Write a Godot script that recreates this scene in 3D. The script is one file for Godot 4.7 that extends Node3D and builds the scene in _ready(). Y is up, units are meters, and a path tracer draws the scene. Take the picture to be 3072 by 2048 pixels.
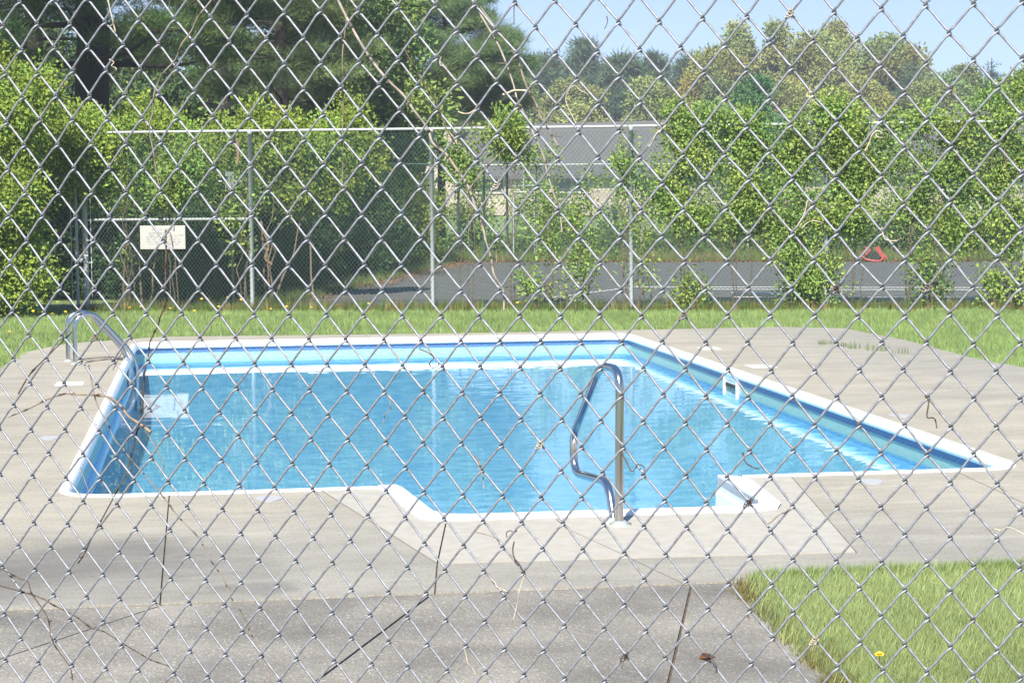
extends Node3D
# A fenced swimming pool seen through a chain-link fence. World: metres, y up; the pool's long side runs along -z.

# ------------------------------------------------------------------ mesh building
class Shape:
	var v := PackedVector3Array()
	var n := PackedVector3Array()
	var t := PackedVector2Array()
	var c := PackedColorArray()
	var i := PackedInt32Array()
	var tint := Color(1, 1, 1)

	func point(p: Vector3, nn: Vector3, uv := Vector2.ZERO) -> int:
		v.append(p)
		n.append(nn)
		t.append(uv)
		c.append(tint)
		return v.size() - 1

	# corners counter-clockwise as seen from outside
	func quad(a: Vector3, b: Vector3, cc: Vector3, d: Vector3, ua := Vector2(0, 0), ub := Vector2(1, 0), uc := Vector2(1, 1), ud := Vector2(0, 1)) -> void:
		var nn := (b - a).cross(d - a).normalized()
		if nn == Vector3.ZERO:
			nn = (b - a).cross(cc - a).normalized()
		var k := point(a, nn, ua)
		point(b, nn, ub)
		point(cc, nn, uc)
		point(d, nn, ud)
		i.append_array([k, k + 2, k + 1, k, k + 3, k + 2])

	func tri(a: Vector3, b: Vector3, cc: Vector3) -> void:
		var nn := (b - a).cross(cc - a).normalized()
		var k := point(a, nn)
		point(b, nn, Vector2(1, 0))
		point(cc, nn, Vector2(1, 1))
		i.append_array([k, k + 2, k + 1])

	func box(at: Vector3, size: Vector3, basis := Basis()) -> void:
		var h := size / 2.0
		var p := []
		for k in 8:
			p.append(at + basis * Vector3(h.x if k & 1 else -h.x, h.y if k & 2 else -h.y, h.z if k & 4 else -h.z))
		quad(p[4], p[5], p[7], p[6])
		quad(p[1], p[0], p[2], p[3])
		quad(p[5], p[1], p[3], p[7])
		quad(p[0], p[4], p[6], p[2])
		quad(p[6], p[7], p[3], p[2])
		quad(p[0], p[1], p[5], p[4])

	# a round bar along a path; radius a number or one number per point
	func tube(path: PackedVector3Array, radius, sides := 8, ends := true) -> void:
		var m := path.size()
		var dir := (path[1] - path[0]).normalized()
		var side := dir.cross(Vector3.UP if absf(dir.y) < 0.9 else Vector3.RIGHT).normalized()
		var first := v.size()
		for k in m:
			var d: Vector3
			if k == 0:
				d = dir
			elif k == m - 1:
				d = (path[k] - path[k - 1]).normalized()
			else:
				d = ((path[k] - path[k - 1]).normalized() + (path[k + 1] - path[k]).normalized()).normalized()
			if d == Vector3.ZERO:
				d = dir
			side = (side - d * side.dot(d)).normalized()
			var up := d.cross(side)
			var r: float = radius if radius is float else radius[k]
			for s in sides:
				var a := TAU * s / sides
				var nn := side * cos(a) + up * sin(a)
				point(path[k] + nn * r, nn, Vector2(float(s) / sides, float(k)))
		for k in m - 1:
			for s in sides:
				var a := first + k * sides + s
				var b := first + k * sides + (s + 1) % sides
				i.append_array([a, a + sides, b, b, a + sides, b + sides])
		if ends:
			for e in [0, m - 1]:
				var nn := (path[1] - path[0]).normalized() * -1.0 if e == 0 else (path[m - 1] - path[m - 2]).normalized()
				var mid := point(path[e], nn)
				var ring := []
				for s in sides:
					ring.append(point(v[first + e * sides + s], nn))
				for s in sides:
					if e == 0:
						i.append_array([mid, ring[s], ring[(s + 1) % sides]])
					else:
						i.append_array([mid, ring[(s + 1) % sides], ring[s]])

	# an upright solid of the given outline in x, z; the texture lies flat on the world
	func slab(outline: PackedVector2Array, low: float, high: float, uv_at := Vector2.ZERO, uv_size := Vector2.ONE, chamfer := 0.0) -> void:
		var poly := outline
		if Geometry2D.is_polygon_clockwise(poly):
			poly = poly.duplicate()
			poly.reverse()
		var top := poly
		if chamfer > 0.0:
			var inset := Geometry2D.offset_polygon(poly, -chamfer)
			if inset.size() == 1 and inset[0].size() == poly.size():
				top = inset[0]
		var idx := Geometry2D.triangulate_polygon(poly)
		var k := v.size()
		for p in poly:
			point(Vector3(p.x, high, p.y), Vector3.UP, (p - uv_at) / uv_size)
		for q in range(0, idx.size(), 3):
			var a := poly[idx[q]]
			var b := poly[idx[q + 1]]
			var d := poly[idx[q + 2]]
			# seen from above (y up, z towards us) clockwise in x,z order is front
			if (b - a).cross(d - a) > 0.0:
				i.append_array([k + idx[q], k + idx[q + 1], k + idx[q + 2]])
			else:
				i.append_array([k + idx[q], k + idx[q + 2], k + idx[q + 1]])
		for q in poly.size():
			var a := poly[q]
			var b := poly[(q + 1) % poly.size()]
			quad(Vector3(b.x, low, b.y), Vector3(a.x, low, a.y), Vector3(a.x, high, a.y), Vector3(b.x, high, b.y), (b - uv_at) / uv_size, (a - uv_at) / uv_size, (a - uv_at) / uv_size, (b - uv_at) / uv_size)

	func mesh(m: Material) -> ArrayMesh:
		var arrays := []
		arrays.resize(Mesh.ARRAY_MAX)
		arrays[Mesh.ARRAY_VERTEX] = v
		arrays[Mesh.ARRAY_NORMAL] = n
		arrays[Mesh.ARRAY_TEX_UV] = t
		arrays[Mesh.ARRAY_COLOR] = c
		arrays[Mesh.ARRAY_INDEX] = i
		var out := ArrayMesh.new()
		out.add_surface_from_arrays(Mesh.PRIMITIVE_TRIANGLES, arrays)
		out.surface_set_material(0, m)
		return out

var used := {}
var rng := RandomNumberGenerator.new()
var M := {}

func numbered(called: String) -> String:
	var k: int = used.get(called, 0)
	used[called] = k + 1
	return called if k == 0 else "%s_%03d" % [called, k]

func tag(o: Node3D, label: String, category: String, group := "", kind := "") -> Node3D:
	if label:
		o.set_meta("label", label)
	if category:
		o.set_meta("category", category)
	if group:
		o.set_meta("group", group)
	if kind:
		o.set_meta("kind", kind)
	return o

func thing(called: String, label: String, category: String, at := Vector3.ZERO, turn := 0.0, group := "") -> Node3D:
	var o := Node3D.new()
	o.name = numbered(called)
	add_child(o)
	o.position = at
	o.rotation.y = turn
	tag(o, label, category, group)
	return o

func part(called: String, mesh: Mesh, parent: Node3D) -> MeshInstance3D:
	var o := MeshInstance3D.new()
	o.name = called
	o.mesh = mesh
	parent.add_child(o, true)
	return o

func single(called: String, mesh: Mesh) -> MeshInstance3D:
	var o := MeshInstance3D.new()
	o.name = numbered(called)
	o.mesh = mesh
	add_child(o)
	return o

func many(called: String, mesh: Mesh, where: Array, tints: PackedColorArray, parent: Node3D) -> MultiMeshInstance3D:
	var mm := MultiMesh.new()
	mm.transform_format = MultiMesh.TRANSFORM_3D
	mm.use_colors = true
	mm.mesh = mesh
	mm.instance_count = where.size()
	for k in where.size():
		mm.set_instance_transform(k, where[k])
		mm.set_instance_color(k, tints[k])
	var o := MultiMeshInstance3D.new()
	o.name = called if parent != self else numbered(called)
	o.multimesh = mm
	parent.add_child(o, true)
	o.set_meta("kind", "stuff")
	return o

# ------------------------------------------------------------------ materials
func lin(r: float, g: float, b: float) -> Color:
	return Color(r, g, b).linear_to_srgb()

func plain(color: Color, rough := 0.8, metal := 0.0) -> StandardMaterial3D:
	var m := StandardMaterial3D.new()
	m.albedo_color = color
	m.roughness = rough
	m.metallic = metal
	return m

func noise_texture(size: int, freq: float, octaves: int, a: Color, b: Color, seed_no := 1, bump := false) -> NoiseTexture2D:
	var f := FastNoiseLite.new()
	f.seed = seed_no
	f.noise_type = FastNoiseLite.TYPE_SIMPLEX_SMOOTH
	f.frequency = freq
	f.fractal_octaves = octaves
	var tex := NoiseTexture2D.new()
	tex.width = size
	tex.height = size
	tex.seamless = true
	tex.noise = f
	if not bump:
		var g := Gradient.new()
		g.set_color(0, a)
		g.set_color(1, b)
		tex.color_ramp = g
	return tex

# a surface with two tones of its own, mixed by noise in the world
func mottled(a: Color, b: Color, scale: float, rough := 0.8, metal := 0.0, freq := 0.02, octaves := 5, seed_no := 1) -> StandardMaterial3D:
	var m := plain(Color.WHITE, rough, metal)
	m.albedo_texture = noise_texture(256, freq, octaves, a, b, seed_no)
	m.uv1_triplanar = true
	m.uv1_world_triplanar = true
	m.uv1_scale = Vector3.ONE * scale
	return m

func tinted(rough := 0.7, back := Color(0, 0, 0)) -> StandardMaterial3D:
	var m := plain(Color.WHITE, rough)
	m.vertex_color_use_as_albedo = true
	m.metallic_specular = 0.3
	if back != Color(0, 0, 0):
		m.backlight_enabled = true
		m.backlight = back
	m.cull_mode = BaseMaterial3D.CULL_DISABLED
	return m

func image_of(w: int, h: int, f: Callable) -> ImageTexture:
	var im := Image.create(w, h, false, Image.FORMAT_RGB8)
	for y in h:
		for x in w:
			var k: Color = f.call(x, y)
			im.set_pixel(x, y, k)
	return ImageTexture.create_from_image(im)

func make_materials() -> void:
	# galvanised wire and pipe
	M.wire = mottled(lin(0.2, 0.2, 0.2), lin(0.4, 0.4, 0.4), 7.0, 0.5, 0.35, 0.05, 5, 3)
	var zinc: Gradient = M.wire.albedo_texture.color_ramp
	zinc.set_color(0, lin(0.15, 0.125, 0.105))
	zinc.set_color(1, lin(0.335, 0.36, 0.42))
	zinc.add_point(0.33, lin(0.21, 0.20, 0.20))
	zinc.add_point(0.42, lin(0.205, 0.222, 0.265))
	zinc.add_point(0.62, lin(0.265, 0.285, 0.335))
	M.pipe = mottled(lin(0.31, 0.335, 0.35), lin(0.46, 0.49, 0.51), 2.0, 0.55, 0.1, 0.03, 4, 4)
	M.far_wire = plain(lin(0.085, 0.145, 0.13), 0.7)
	M.green_post = plain(lin(0.05, 0.09, 0.08), 0.6)
	M.steel = plain(lin(0.50, 0.49, 0.48), 0.2, 1.0)
	M.flange = plain(lin(0.62, 0.68, 0.66), 0.3, 0.6)
	M.coping = mottled(lin(0.72, 0.74, 0.76), lin(0.86, 0.87, 0.87), 1.2, 0.35, 0.0, 0.02, 4, 8)
	M.step_white = plain(lin(0.80, 0.82, 0.84), 0.35)
	M.brass = plain(lin(0.62, 0.48, 0.16), 0.35, 0.6)
	M.dark = plain(lin(0.02, 0.025, 0.022), 0.9)
	M.white_paint = mottled(lin(0.62, 0.62, 0.60), lin(0.84, 0.84, 0.82), 3.0, 0.7, 0.0, 0.04, 5, 9)
	M.blue_paint = mottled(lin(0.33, 0.37, 0.44), lin(0.36, 0.335, 0.29), 9.0, 0.8, 0.0, 0.05, 5, 10)
	M.red = mottled(lin(0.28, 0.035, 0.035), lin(0.42, 0.09, 0.08), 3.0, 0.5, 0.0, 0.03, 4, 11)
	M.pvc = plain(lin(0.78, 0.78, 0.76), 0.4)
	M.rust = mottled(lin(0.16, 0.09, 0.05), lin(0.33, 0.25, 0.18), 4.0, 0.8, 0.0, 0.05, 4, 12)
	M.vine = tinted(0.85)
	M.leaf = tinted(0.55, Color(0.6, 0.7, 0.28))
	M.needle = tinted(0.6, Color(0.18, 0.22, 0.12))
	M.far_leaf = tinted(0.7, Color(0.55, 0.6, 0.35))
	M.blade = tinted(0.5, Color(0.55, 0.6, 0.3))
	M.petal = plain(lin(0.78, 0.50, 0.02), 0.6)
	M.bark = mottled(lin(0.018, 0.015, 0.013), lin(0.055, 0.046, 0.04), 1.4, 0.95, 0.0, 0.06, 5, 13)
	M.grey_bark = mottled(lin(0.11, 0.095, 0.085), lin(0.24, 0.215, 0.195), 1.6, 0.95, 0.0, 0.06, 5, 14)
	M.stem = mottled(lin(0.10, 0.075, 0.05), lin(0.24, 0.19, 0.13), 4.0, 0.9, 0.0, 0.05, 4, 15)
	M.soil = mottled(lin(0.07, 0.055, 0.04), lin(0.15, 0.12, 0.09), 0.8, 0.95, 0.0, 0.04, 5, 16)
	M.litter = mottled(lin(0.14, 0.075, 0.045), lin(0.30, 0.20, 0.13), 0.9, 0.95, 0.0, 0.06, 5, 17)
	M.turf = mottled(lin(0.055, 0.085, 0.02), lin(0.12, 0.155, 0.04), 0.35, 0.9, 0.0, 0.04, 5, 18)
	M.meadow = mottled(lin(0.11, 0.17, 0.05), lin(0.19, 0.25, 0.085), 0.06, 0.9, 0.0, 0.03, 6, 19)
	M.court = mottled(lin(0.066, 0.069, 0.064), lin(0.12, 0.123, 0.114), 0.3, 0.85, 0.0, 0.03, 6, 20)
	M.roof = mottled(lin(0.068, 0.070, 0.068), lin(0.108, 0.11, 0.106), 0.35, 0.9, 0.0, 0.05, 5, 21)
	M.sill = plain(lin(0.52, 0.48, 0.42), 0.7)
	M.pane = plain(lin(0.03, 0.05, 0.045), 0.08)
	# sandy brick, its courses too far away to tell apart
	var brick := plain(Color.WHITE, 0.85)
	var bn := FastNoiseLite.new()
	bn.frequency = 0.05
	brick.albedo_texture = image_of(128, 128, func(x: int, y: int) -> Color:
		var course := y / 16
		var along := (x + (16 if course % 2 else 0)) % 32
		var k := 0.86 + 0.14 * sin(float(course * 7 + ((x + (16 if course % 2 else 0)) / 32) * 13))
		var joint := y % 16 < 3 or along < 2
		return lin(0.30, 0.26, 0.22) if joint else lin(0.50 * k, 0.435 * k, 0.36 * k))
	brick.uv1_triplanar = true
	brick.uv1_world_triplanar = true
	brick.uv1_scale = Vector3.ONE * 0.85
	M.brick = brick
	# broom-finished concrete: one large map laid flat on the deck, with fine grain over it
	var n1 := FastNoiseLite.new()
	n1.seed = 31
	n1.frequency = 0.006
	n1.fractal_octaves = 5
	var n2 := FastNoiseLite.new()
	n2.seed = 32
	n2.frequency = 0.05
	n2.fractal_octaves = 4
	var deck := plain(Color.WHITE, 0.85)
	deck.albedo_texture = image_of(704, 1120, func(x: int, y: int) -> Color:
		var wx := -2.4 + x / 64.0
		var wz := -26.0 + y / 64.0
		var far_out := maxf(maxf(-0.93 - wx, wx - 5.3), maxf(-24.7 - wz, wz + 12.2))
		var worn := smoothstep(0.4, 2.6, far_out + 1.3 * n1.get_noise_2d(x * 0.7, y * 0.7))
		var a := Vector3(0.41, 0.382, 0.318).lerp(Vector3(0.352, 0.337, 0.295), worn)
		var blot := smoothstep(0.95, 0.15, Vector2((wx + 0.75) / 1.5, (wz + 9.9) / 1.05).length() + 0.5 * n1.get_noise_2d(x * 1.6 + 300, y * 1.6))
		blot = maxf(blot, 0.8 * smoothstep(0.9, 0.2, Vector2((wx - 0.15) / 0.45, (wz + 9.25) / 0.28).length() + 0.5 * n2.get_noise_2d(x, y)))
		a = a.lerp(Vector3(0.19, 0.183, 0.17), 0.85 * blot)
		if n2.get_noise_2d(x * 9.0, y * 9.0) > 0.42:
			a *= 0.86
		var scuff := n1.get_noise_2d(x * 1.2 + 900.0, y * 9.0)
		if scuff > 0.38:
			a *= 1.08
		var k := 1.0 + 0.16 * n1.get_noise_2d(x * 2.0, y * 4.0) + 0.10 * n2.get_noise_2d(x, y * 3.0)
		a *= k
		return lin(a.x, a.y, a.z))
	deck.detail_enabled = true
	deck.detail_blend_mode = BaseMaterial3D.BLEND_MODE_MUL
	deck.detail_uv_layer = BaseMaterial3D.DETAIL_UV_2
	var grain := FastNoiseLite.new()
	grain.seed = 33
	grain.frequency = 0.12
	grain.fractal_octaves = 4
	deck.detail_albedo = noise_texture(512, 0.11, 5, Color(0.76, 0.76, 0.75), Color(1.04, 1.04, 1.04), 34)
	deck.uv2_triplanar = true
	deck.uv2_world_triplanar = true
	deck.uv2_scale = Vector3(0.9, 1.0, 3.2)
	deck.texture_repeat = true
	deck.metallic_specular = 0.2
	M.deck = deck
	# newer, paler concrete round the steps
	M.patch = mottled(lin(0.33, 0.31, 0.263), lin(0.40, 0.38, 0.325), 0.9, 0.8, 0.0, 0.03, 6, 35)
	# washed aggregate: grey with pale and dark stones
	var agg := plain(Color.WHITE, 0.85)
	var rs := RandomNumberGenerator.new()
	rs.seed = 77
	var stones := Image.create(512, 512, false, Image.FORMAT_RGB8)
	stones.fill(lin(0.285, 0.273, 0.245))
	for k in 9000:
		var x := rs.randi_range(0, 511)
		var y := rs.randi_range(0, 511)
		var w := rs.randi_range(2, 6)
		var h := rs.randi_range(2, 5)
		var g := rs.randf_range(0.15, 0.37)
		if rs.randf() < 0.10:
			g = rs.randf_range(0.42, 0.62)
		stones.fill_rect(Rect2i(x, y, w, h), lin(g * 1.02, g * 0.985, g * 0.91))
	agg.albedo_texture = ImageTexture.create_from_image(stones)
	agg.uv1_triplanar = true
	agg.uv1_world_triplanar = true
	agg.uv1_scale = Vector3.ONE * 1.35
	agg.detail_enabled = true
	agg.detail_blend_mode = BaseMaterial3D.BLEND_MODE_MUL
	agg.detail_uv_layer = BaseMaterial3D.DETAIL_UV_2
	agg.detail_albedo = noise_texture(256, 0.012, 5, Color(0.72, 0.72, 0.72), Color(1.0, 0.99, 0.97), 36)
	agg.uv2_triplanar = true
	agg.uv2_world_triplanar = true
	agg.uv2_scale = Vector3.ONE * 0.31
	agg.metallic_specular = 0.15
	M.aggregate = agg
	# vinyl pool liner: printed border at the top, mottled blue below
	var ln := FastNoiseLite.new()
	ln.seed = 41
	ln.frequency = 0.05
	ln.fractal_octaves = 4
	var liner := plain(Color.WHITE, 0.4)
	liner.albedo_texture = image_of(512, 256, func(x: int, y: int) -> Color:
		var w := ln.get_noise_2d(x * 1.5, y * 1.5)
		var a: Vector3
		if y < 50:
			a = Vector3(0.055, 0.13, 0.27) * (1.0 + 0.6 * w)
			if (x / 9 + y / 9) % 3 == 0:
				a *= 1.35
		elif y < 120:
			a = Vector3(0.20, 0.40, 0.41) * (1.0 + 0.35 * w)
			if absf(float(y) - 84.0 - 14.0 * absf(sin(x * 0.06))) < 3.0:
				a = a.lerp(Vector3(0.34, 0.40, 0.22), 0.8)
			if w > 0.16:
				a = a.lerp(Vector3(0.30, 0.42, 0.30), 0.5)
		else:
			a = Vector3(0.12, 0.40, 0.68) * (1.0 + 0.25 * w)
		return lin(a.x, a.y, a.z))
	M.liner = liner
	M.pool_floor = mottled(lin(0.06, 0.31, 0.54), lin(0.20, 0.53, 0.76), 0.35, 0.5, 0.0, 0.04, 5, 42)
	var water := StandardMaterial3D.new()
	water.transparency = BaseMaterial3D.TRANSPARENCY_ALPHA
	water.albedo_color = Color(lin(0.03, 0.28, 0.50), 0.06)
	water.roughness = 0.015
	M.water = water

# ------------------------------------------------------------------ plants
func leaf_clump(count: int, length: float, width: float, reach: float, seed_no: int, m: Material) -> ArrayMesh:
	var r := RandomNumberGenerator.new()
	r.seed = seed_no
	var s := Shape.new()
	for k in count:
		var at := Vector3(r.randfn(), r.randfn(), r.randfn()) * reach * 0.55
		var out := (at.normalized() + Vector3(r.randfn(), r.randfn() + 0.5, r.randfn()) * 0.6).normalized()
		var across := out.cross(Vector3(r.randfn(), r.randfn(), r.randfn())).normalized()
		var up := across.cross(out).normalized()
		var l := length * r.randf_range(0.7, 1.2)
		var w := width * r.randf_range(0.7, 1.2) * 0.5
		var tip := at + out * l - up * l * 0.12
		var mid := at + out * l * 0.45
		var g := r.randf_range(0.82, 1.15)
		s.tint = Color(g, g, g * 0.95)
		var side := mid + across * w + up * w * 0.3
		var side2 := mid - across * w + up * w * 0.3
		s.tri(at, side, tip)
		s.tri(at, tip, side2)
	return s.mesh(m)

func needle_clump(count: int, length: float, width: float, reach: float, seed_no: int, m: Material) -> ArrayMesh:
	var r := RandomNumberGenerator.new()
	r.seed = seed_no
	var s := Shape.new()
	for k in count:
		var at := Vector3(r.randfn() * 0.5, r.randfn() * 0.22, r.randfn() * 0.5) * reach
		var out := (Vector3(at.x, absf(at.y) + reach * 0.25, at.z).normalized() + Vector3(r.randfn(), r.randfn(), r.randfn()) * 0.6).normalized()
		var across := out.cross(Vector3(r.randfn(), r.randfn(), r.randfn())).normalized()
		var l := length * r.randf_range(0.7, 1.2)
		var g := r.randf_range(0.8, 1.2)
		s.tint = Color(g, g, g)
		s.tri(at - across * width * 0.5, at + across * width * 0.5, at + out * l)
	return s.mesh(m)

func grass_tuft(count: int, height: float, width: float, reach: float, seed_no: int, m: Material) -> ArrayMesh:
	var r := RandomNumberGenerator.new()
	r.seed = seed_no
	var s := Shape.new()
	for k in count:
		var a := r.randf() * TAU
		var at := Vector3(cos(a), 0, sin(a)) * reach * sqrt(r.randf())
		var lean := Vector3(r.randfn(), 0, r.randfn()) * 0.28
		var h := height * r.randf_range(0.55, 1.2)
		var b := r.randf() * TAU
		var across := Vector3(cos(b), 0, sin(b)) * width * r.randf_range(0.7, 1.2) * 0.5
		var mid := at + Vector3(0, h * 0.55, 0) + lean * h * 0.35
		var tip := at + Vector3(0, h, 0) + lean * h * 1.1
		var g := r.randf_range(0.75, 1.2)
		s.tint = Color(g, g, g * 0.9) if r.randf() > 0.12 else Color(1.5 * g, 1.15 * g, 1.0 * g)
		s.quad(at - across, at + across, mid + across * 0.75, mid - across * 0.75)
		s.tri(mid - across * 0.75, mid + across * 0.75, tip)
	return s.mesh(m)

func vary(c: Color, r: RandomNumberGenerator, amount := 0.18) -> Color:
	var k := 1.0 + r.randfn() * amount
	var w := r.randfn() * amount * 0.5
	return Color(maxf(c.r * (k + w), 0.004), maxf(c.g * k, 0.004), maxf(c.b * (k - w), 0.003))

# lobes: [centre, radii, tone]; clumps sit in each lobe's outer shell
func leafy(parent: Node3D, called: String, lobes: Array, per_square_metre: float, size: float, mesh: ArrayMesh, seed_no: int, inner := 0.72) -> MultiMeshInstance3D:
	var r := RandomNumberGenerator.new()
	r.seed = seed_no
	var where := []
	var tints := PackedColorArray()
	for l in lobes:
		var c: Vector3 = l[0]
		var e: Vector3 = l[1]
		var tone: Color = l[2]
		var area := 4.0 * PI * (e.x * e.y + e.y * e.z + e.x * e.z) / 3.0
		var lobe_tone := vary(tone, r, 0.10)
		for k in int(area * per_square_metre):
			var d := Vector3(r.randfn(), r.randfn(), r.randfn()).normalized()
			var p := c + d * e * r.randf_range(inner, 1.06)
			if p.y + parent.position.y < 0.03:
				continue
			var b := Basis(Vector3(r.randfn(), r.randfn(), r.randfn()).normalized(), r.randf() * TAU)
			where.append(Transform3D(b.scaled(Vector3.ONE * size * r.randf_range(0.7, 1.3)), p))
			tints.append(vary(lobe_tone, r, 0.13))
	return many(called, mesh, where, tints, parent)

func wobble(a: Vector3, b: Vector3, steps: int, amount: float, r: RandomNumberGenerator) -> PackedVector3Array:
	var path := PackedVector3Array()
	for k in steps + 1:
		var f := float(k) / steps
		var p := a.lerp(b, f)
		if k > 0:
			p += Vector3(r.randfn(), r.randfn() * 0.4, r.randfn()) * amount * minf(f * 2.0, 1.0)
		path.append(p)
	return path

func falling(a: float, b: float, steps: int) -> Array:
	var out := []
	for k in steps + 1:
		out.append(lerpf(a, b, float(k) / steps))
	return out

# a broad-leaved tree: trunk with limbs, crown of lobes
func leaf_tree(called: String, label: String, at: Vector3, height: float, radius: float, tone: Color, lobes: int, density: float, size: float, clump: ArrayMesh, seed_no: int, low := 0.3, sparse := 0.0, group := "") -> Node3D:
	var r := RandomNumberGenerator.new()
	r.seed = seed_no
	var o := thing(called, label, "tree", at, 0.0, group)
	var wood := Shape.new()
	var tr := clampf(height * 0.014, 0.05, 0.3)
	wood.tube(wobble(Vector3.ZERO, Vector3(0, height * 0.8, 0), 6, height * 0.01, r), falling(tr, tr * 0.3, 6), 8)
	var list := []
	for k in lobes:
		var f := (k + 0.5) / lobes
		var y := height * lerpf(low, 0.93, f)
		var prof := sin(PI * clampf(lerpf(0.22, 0.92, f), 0, 1)) * radius
		var a := k * 2.399 + r.randf() * 0.6
		var off := Vector3(cos(a), 0, sin(a)) * prof * r.randf_range(0.35, 0.75)
		var e := radius * r.randf_range(0.34, 0.55) * (1.0 - 0.25 * f)
		var c := Vector3(0, y, 0) + off
		c.y = minf(c.y, height - e * 0.8)
		if sparse > 0.0 and f > 0.6:
			e *= 0.6
			c.y = y + height * 0.05 * r.randf()
		list.append([c, Vector3(e, e * r.randf_range(0.75, 1.0), e), vary(tone, r, 0.12)])
		wood.tube(wobble(Vector3(0, maxf(y - radius * 0.7, height * 0.15), 0), c + Vector3(0, e * 0.5, 0), 3, radius * 0.05, r), falling(tr * 0.45, tr * 0.1, 3), 5)
	part("trunk", wood.mesh(M.bark if r.randf() < 0.5 else M.grey_bark), o)
	leafy(o, "crown", list, density, size, clump, seed_no + 7, 0.45)
	return o

# a white pine: whorls of level limbs that carry plates of needles
func pine_tree(called: String, label: String, at: Vector3, height: float, radius: float, first: float, tone: Color, seed_no: int, tufts: ArrayMesh, size: float, density: float, trunk_radius := 0.0, bark: Material = null, lean := 0.0) -> Node3D:
	var r := RandomNumberGenerator.new()
	r.seed = seed_no
	var o := thing(called, label, "tree", at)
	var wood := Shape.new()
	var tr := trunk_radius if trunk_radius > 0.0 else height * 0.016
	wood.tube(wobble(Vector3.ZERO, Vector3(lean, height, 0), 8, height * 0.006, r), falling(tr, tr * 0.15, 8), 10)
	var where := []
	var tints := PackedColorArray()
	var y := first
	while y < height - 0.3:
		var f := (y - first) / (height - first)
		var length := radius * (0.55 + 0.45 * sin(PI * minf(f * 1.1 + 0.25, 1.0))) * (1.0 - pow(f, 2.2) * 0.85)
		var limbs := r.randi_range(3, 5)
		var turn := r.randf() * TAU
		for k in limbs:
			var a := turn + TAU * k / limbs + r.randfn() * 0.3
			var l := length * r.randf_range(0.6, 1.1)
			var dir := Vector3(cos(a), 0.10 + 0.35 * f + r.randfn() * 0.08, sin(a))
			var root := Vector3(lean * y / height, y, 0)
			var tip := root + dir * l
			wood.tube(PackedVector3Array([root, root.lerp(tip, 0.5) - Vector3(0, l * 0.05, 0), tip]), [tr * 0.17 * (1.0 - f * 0.6), tr * 0.10, 0.010], 5)
			var tone_limb := vary(tone, r, 0.14)
			var side := Vector3(-sin(a), 0, cos(a))
			var n := int(l * l * density * (1.0 if y < 8.0 or at.z < -60.0 else 0.25))
			for q in n:
				var u := pow(r.randf(), 0.6)
				u = lerpf(0.3, 1.04, u)
				var spread := l * 0.42 * (1.15 - absf(u - 0.6)) * r.randfn() * 0.5
				var p := root.lerp(tip, u) + side * spread + Vector3(0, 0.10 * l * r.randf() - absf(spread) * 0.10, 0)
				p.y -= l * 0.05 * (1.0 - absf(2.0 * u - 1.0))
				var b := Basis(Vector3.UP, r.randf() * TAU) * Basis(Vector3.RIGHT, r.randfn() * 0.3)
				where.append(Transform3D(b.scaled(Vector3.ONE * size * r.randf_range(0.7, 1.3)), p))
				tints.append(vary(tone_limb, r, 0.12))
		y += maxf(height * 0.035, 0.35) * r.randf_range(0.8, 1.3)
	part("trunk", wood.mesh(bark if bark else M.bark), o)
	many("crown", tufts, where, tints, o)
	return o

# ------------------------------------------------------------------ chain link
# one bay of a distant fence, drawn as three-sided wires
func mesh_bay(width: float, height: float, m: Material) -> ArrayMesh:
	var s := Shape.new()
	var half := 0.0333
	var rise := 0.0395
	var columns := int(width / half)
	var rows := int(height / rise)
	var r := 0.0021
	for col in columns:
		for row in rows:
			var up := (col + row) % 2 == 0
			var a := Vector3(col * half, 0.02 + (row if up else row + 1) * rise, r if up else -r)
			var b := Vector3((col + 1) * half, 0.02 + (row + 1 if up else row) * rise, r if up else -r)
			var d := (b - a).normalized()
			var q := d.cross(Vector3.BACK).normalized()
			var w := [q * r, -q * r + Vector3(0, 0, r * 1.2), -q * r - Vector3(0, 0, r * 1.2)]
			for k in 3:
				s.quad(a + w[k], b + w[k], b + w[(k + 1) % 3], a + w[(k + 1) % 3])
	return s.mesh(m)

func pole(a: Vector3, b: Vector3, r: float, m: Material, sides := 12) -> ArrayMesh:
	var s := Shape.new()
	s.tube(PackedVector3Array([a, b]), r, sides)
	return s.mesh(m)

func capped_post(height: float, r: float, m: Material) -> ArrayMesh:
	var s := Shape.new()
	s.tube(PackedVector3Array([Vector3(0, -0.1, 0), Vector3(0, height, 0), Vector3(0, height, 0.0001), Vector3(0, height + 0.015, 0), Vector3(0, height + 0.05, 0), Vector3(0, height + 0.065, 0)]), [r, r, r * 1.12, r * 1.12, r * 0.8, r * 0.2], 12)
	return s.mesh(m)

func smooth_path(points: Array, cuts := 4) -> PackedVector3Array:
	var out := PackedVector3Array()
	for k in points.size() - 1:
		var p0: Vector3 = points[maxi(k - 1, 0)]
		var p1: Vector3 = points[k]
		var p2: Vector3 = points[k + 1]
		var p3: Vector3 = points[mini(k + 2, points.size() - 1)]
		for q in cuts:
			out.append(p1.cubic_interpolate(p2, p0, p3, float(q) / cuts))
	out.append(points[points.size() - 1])
	return out

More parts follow.
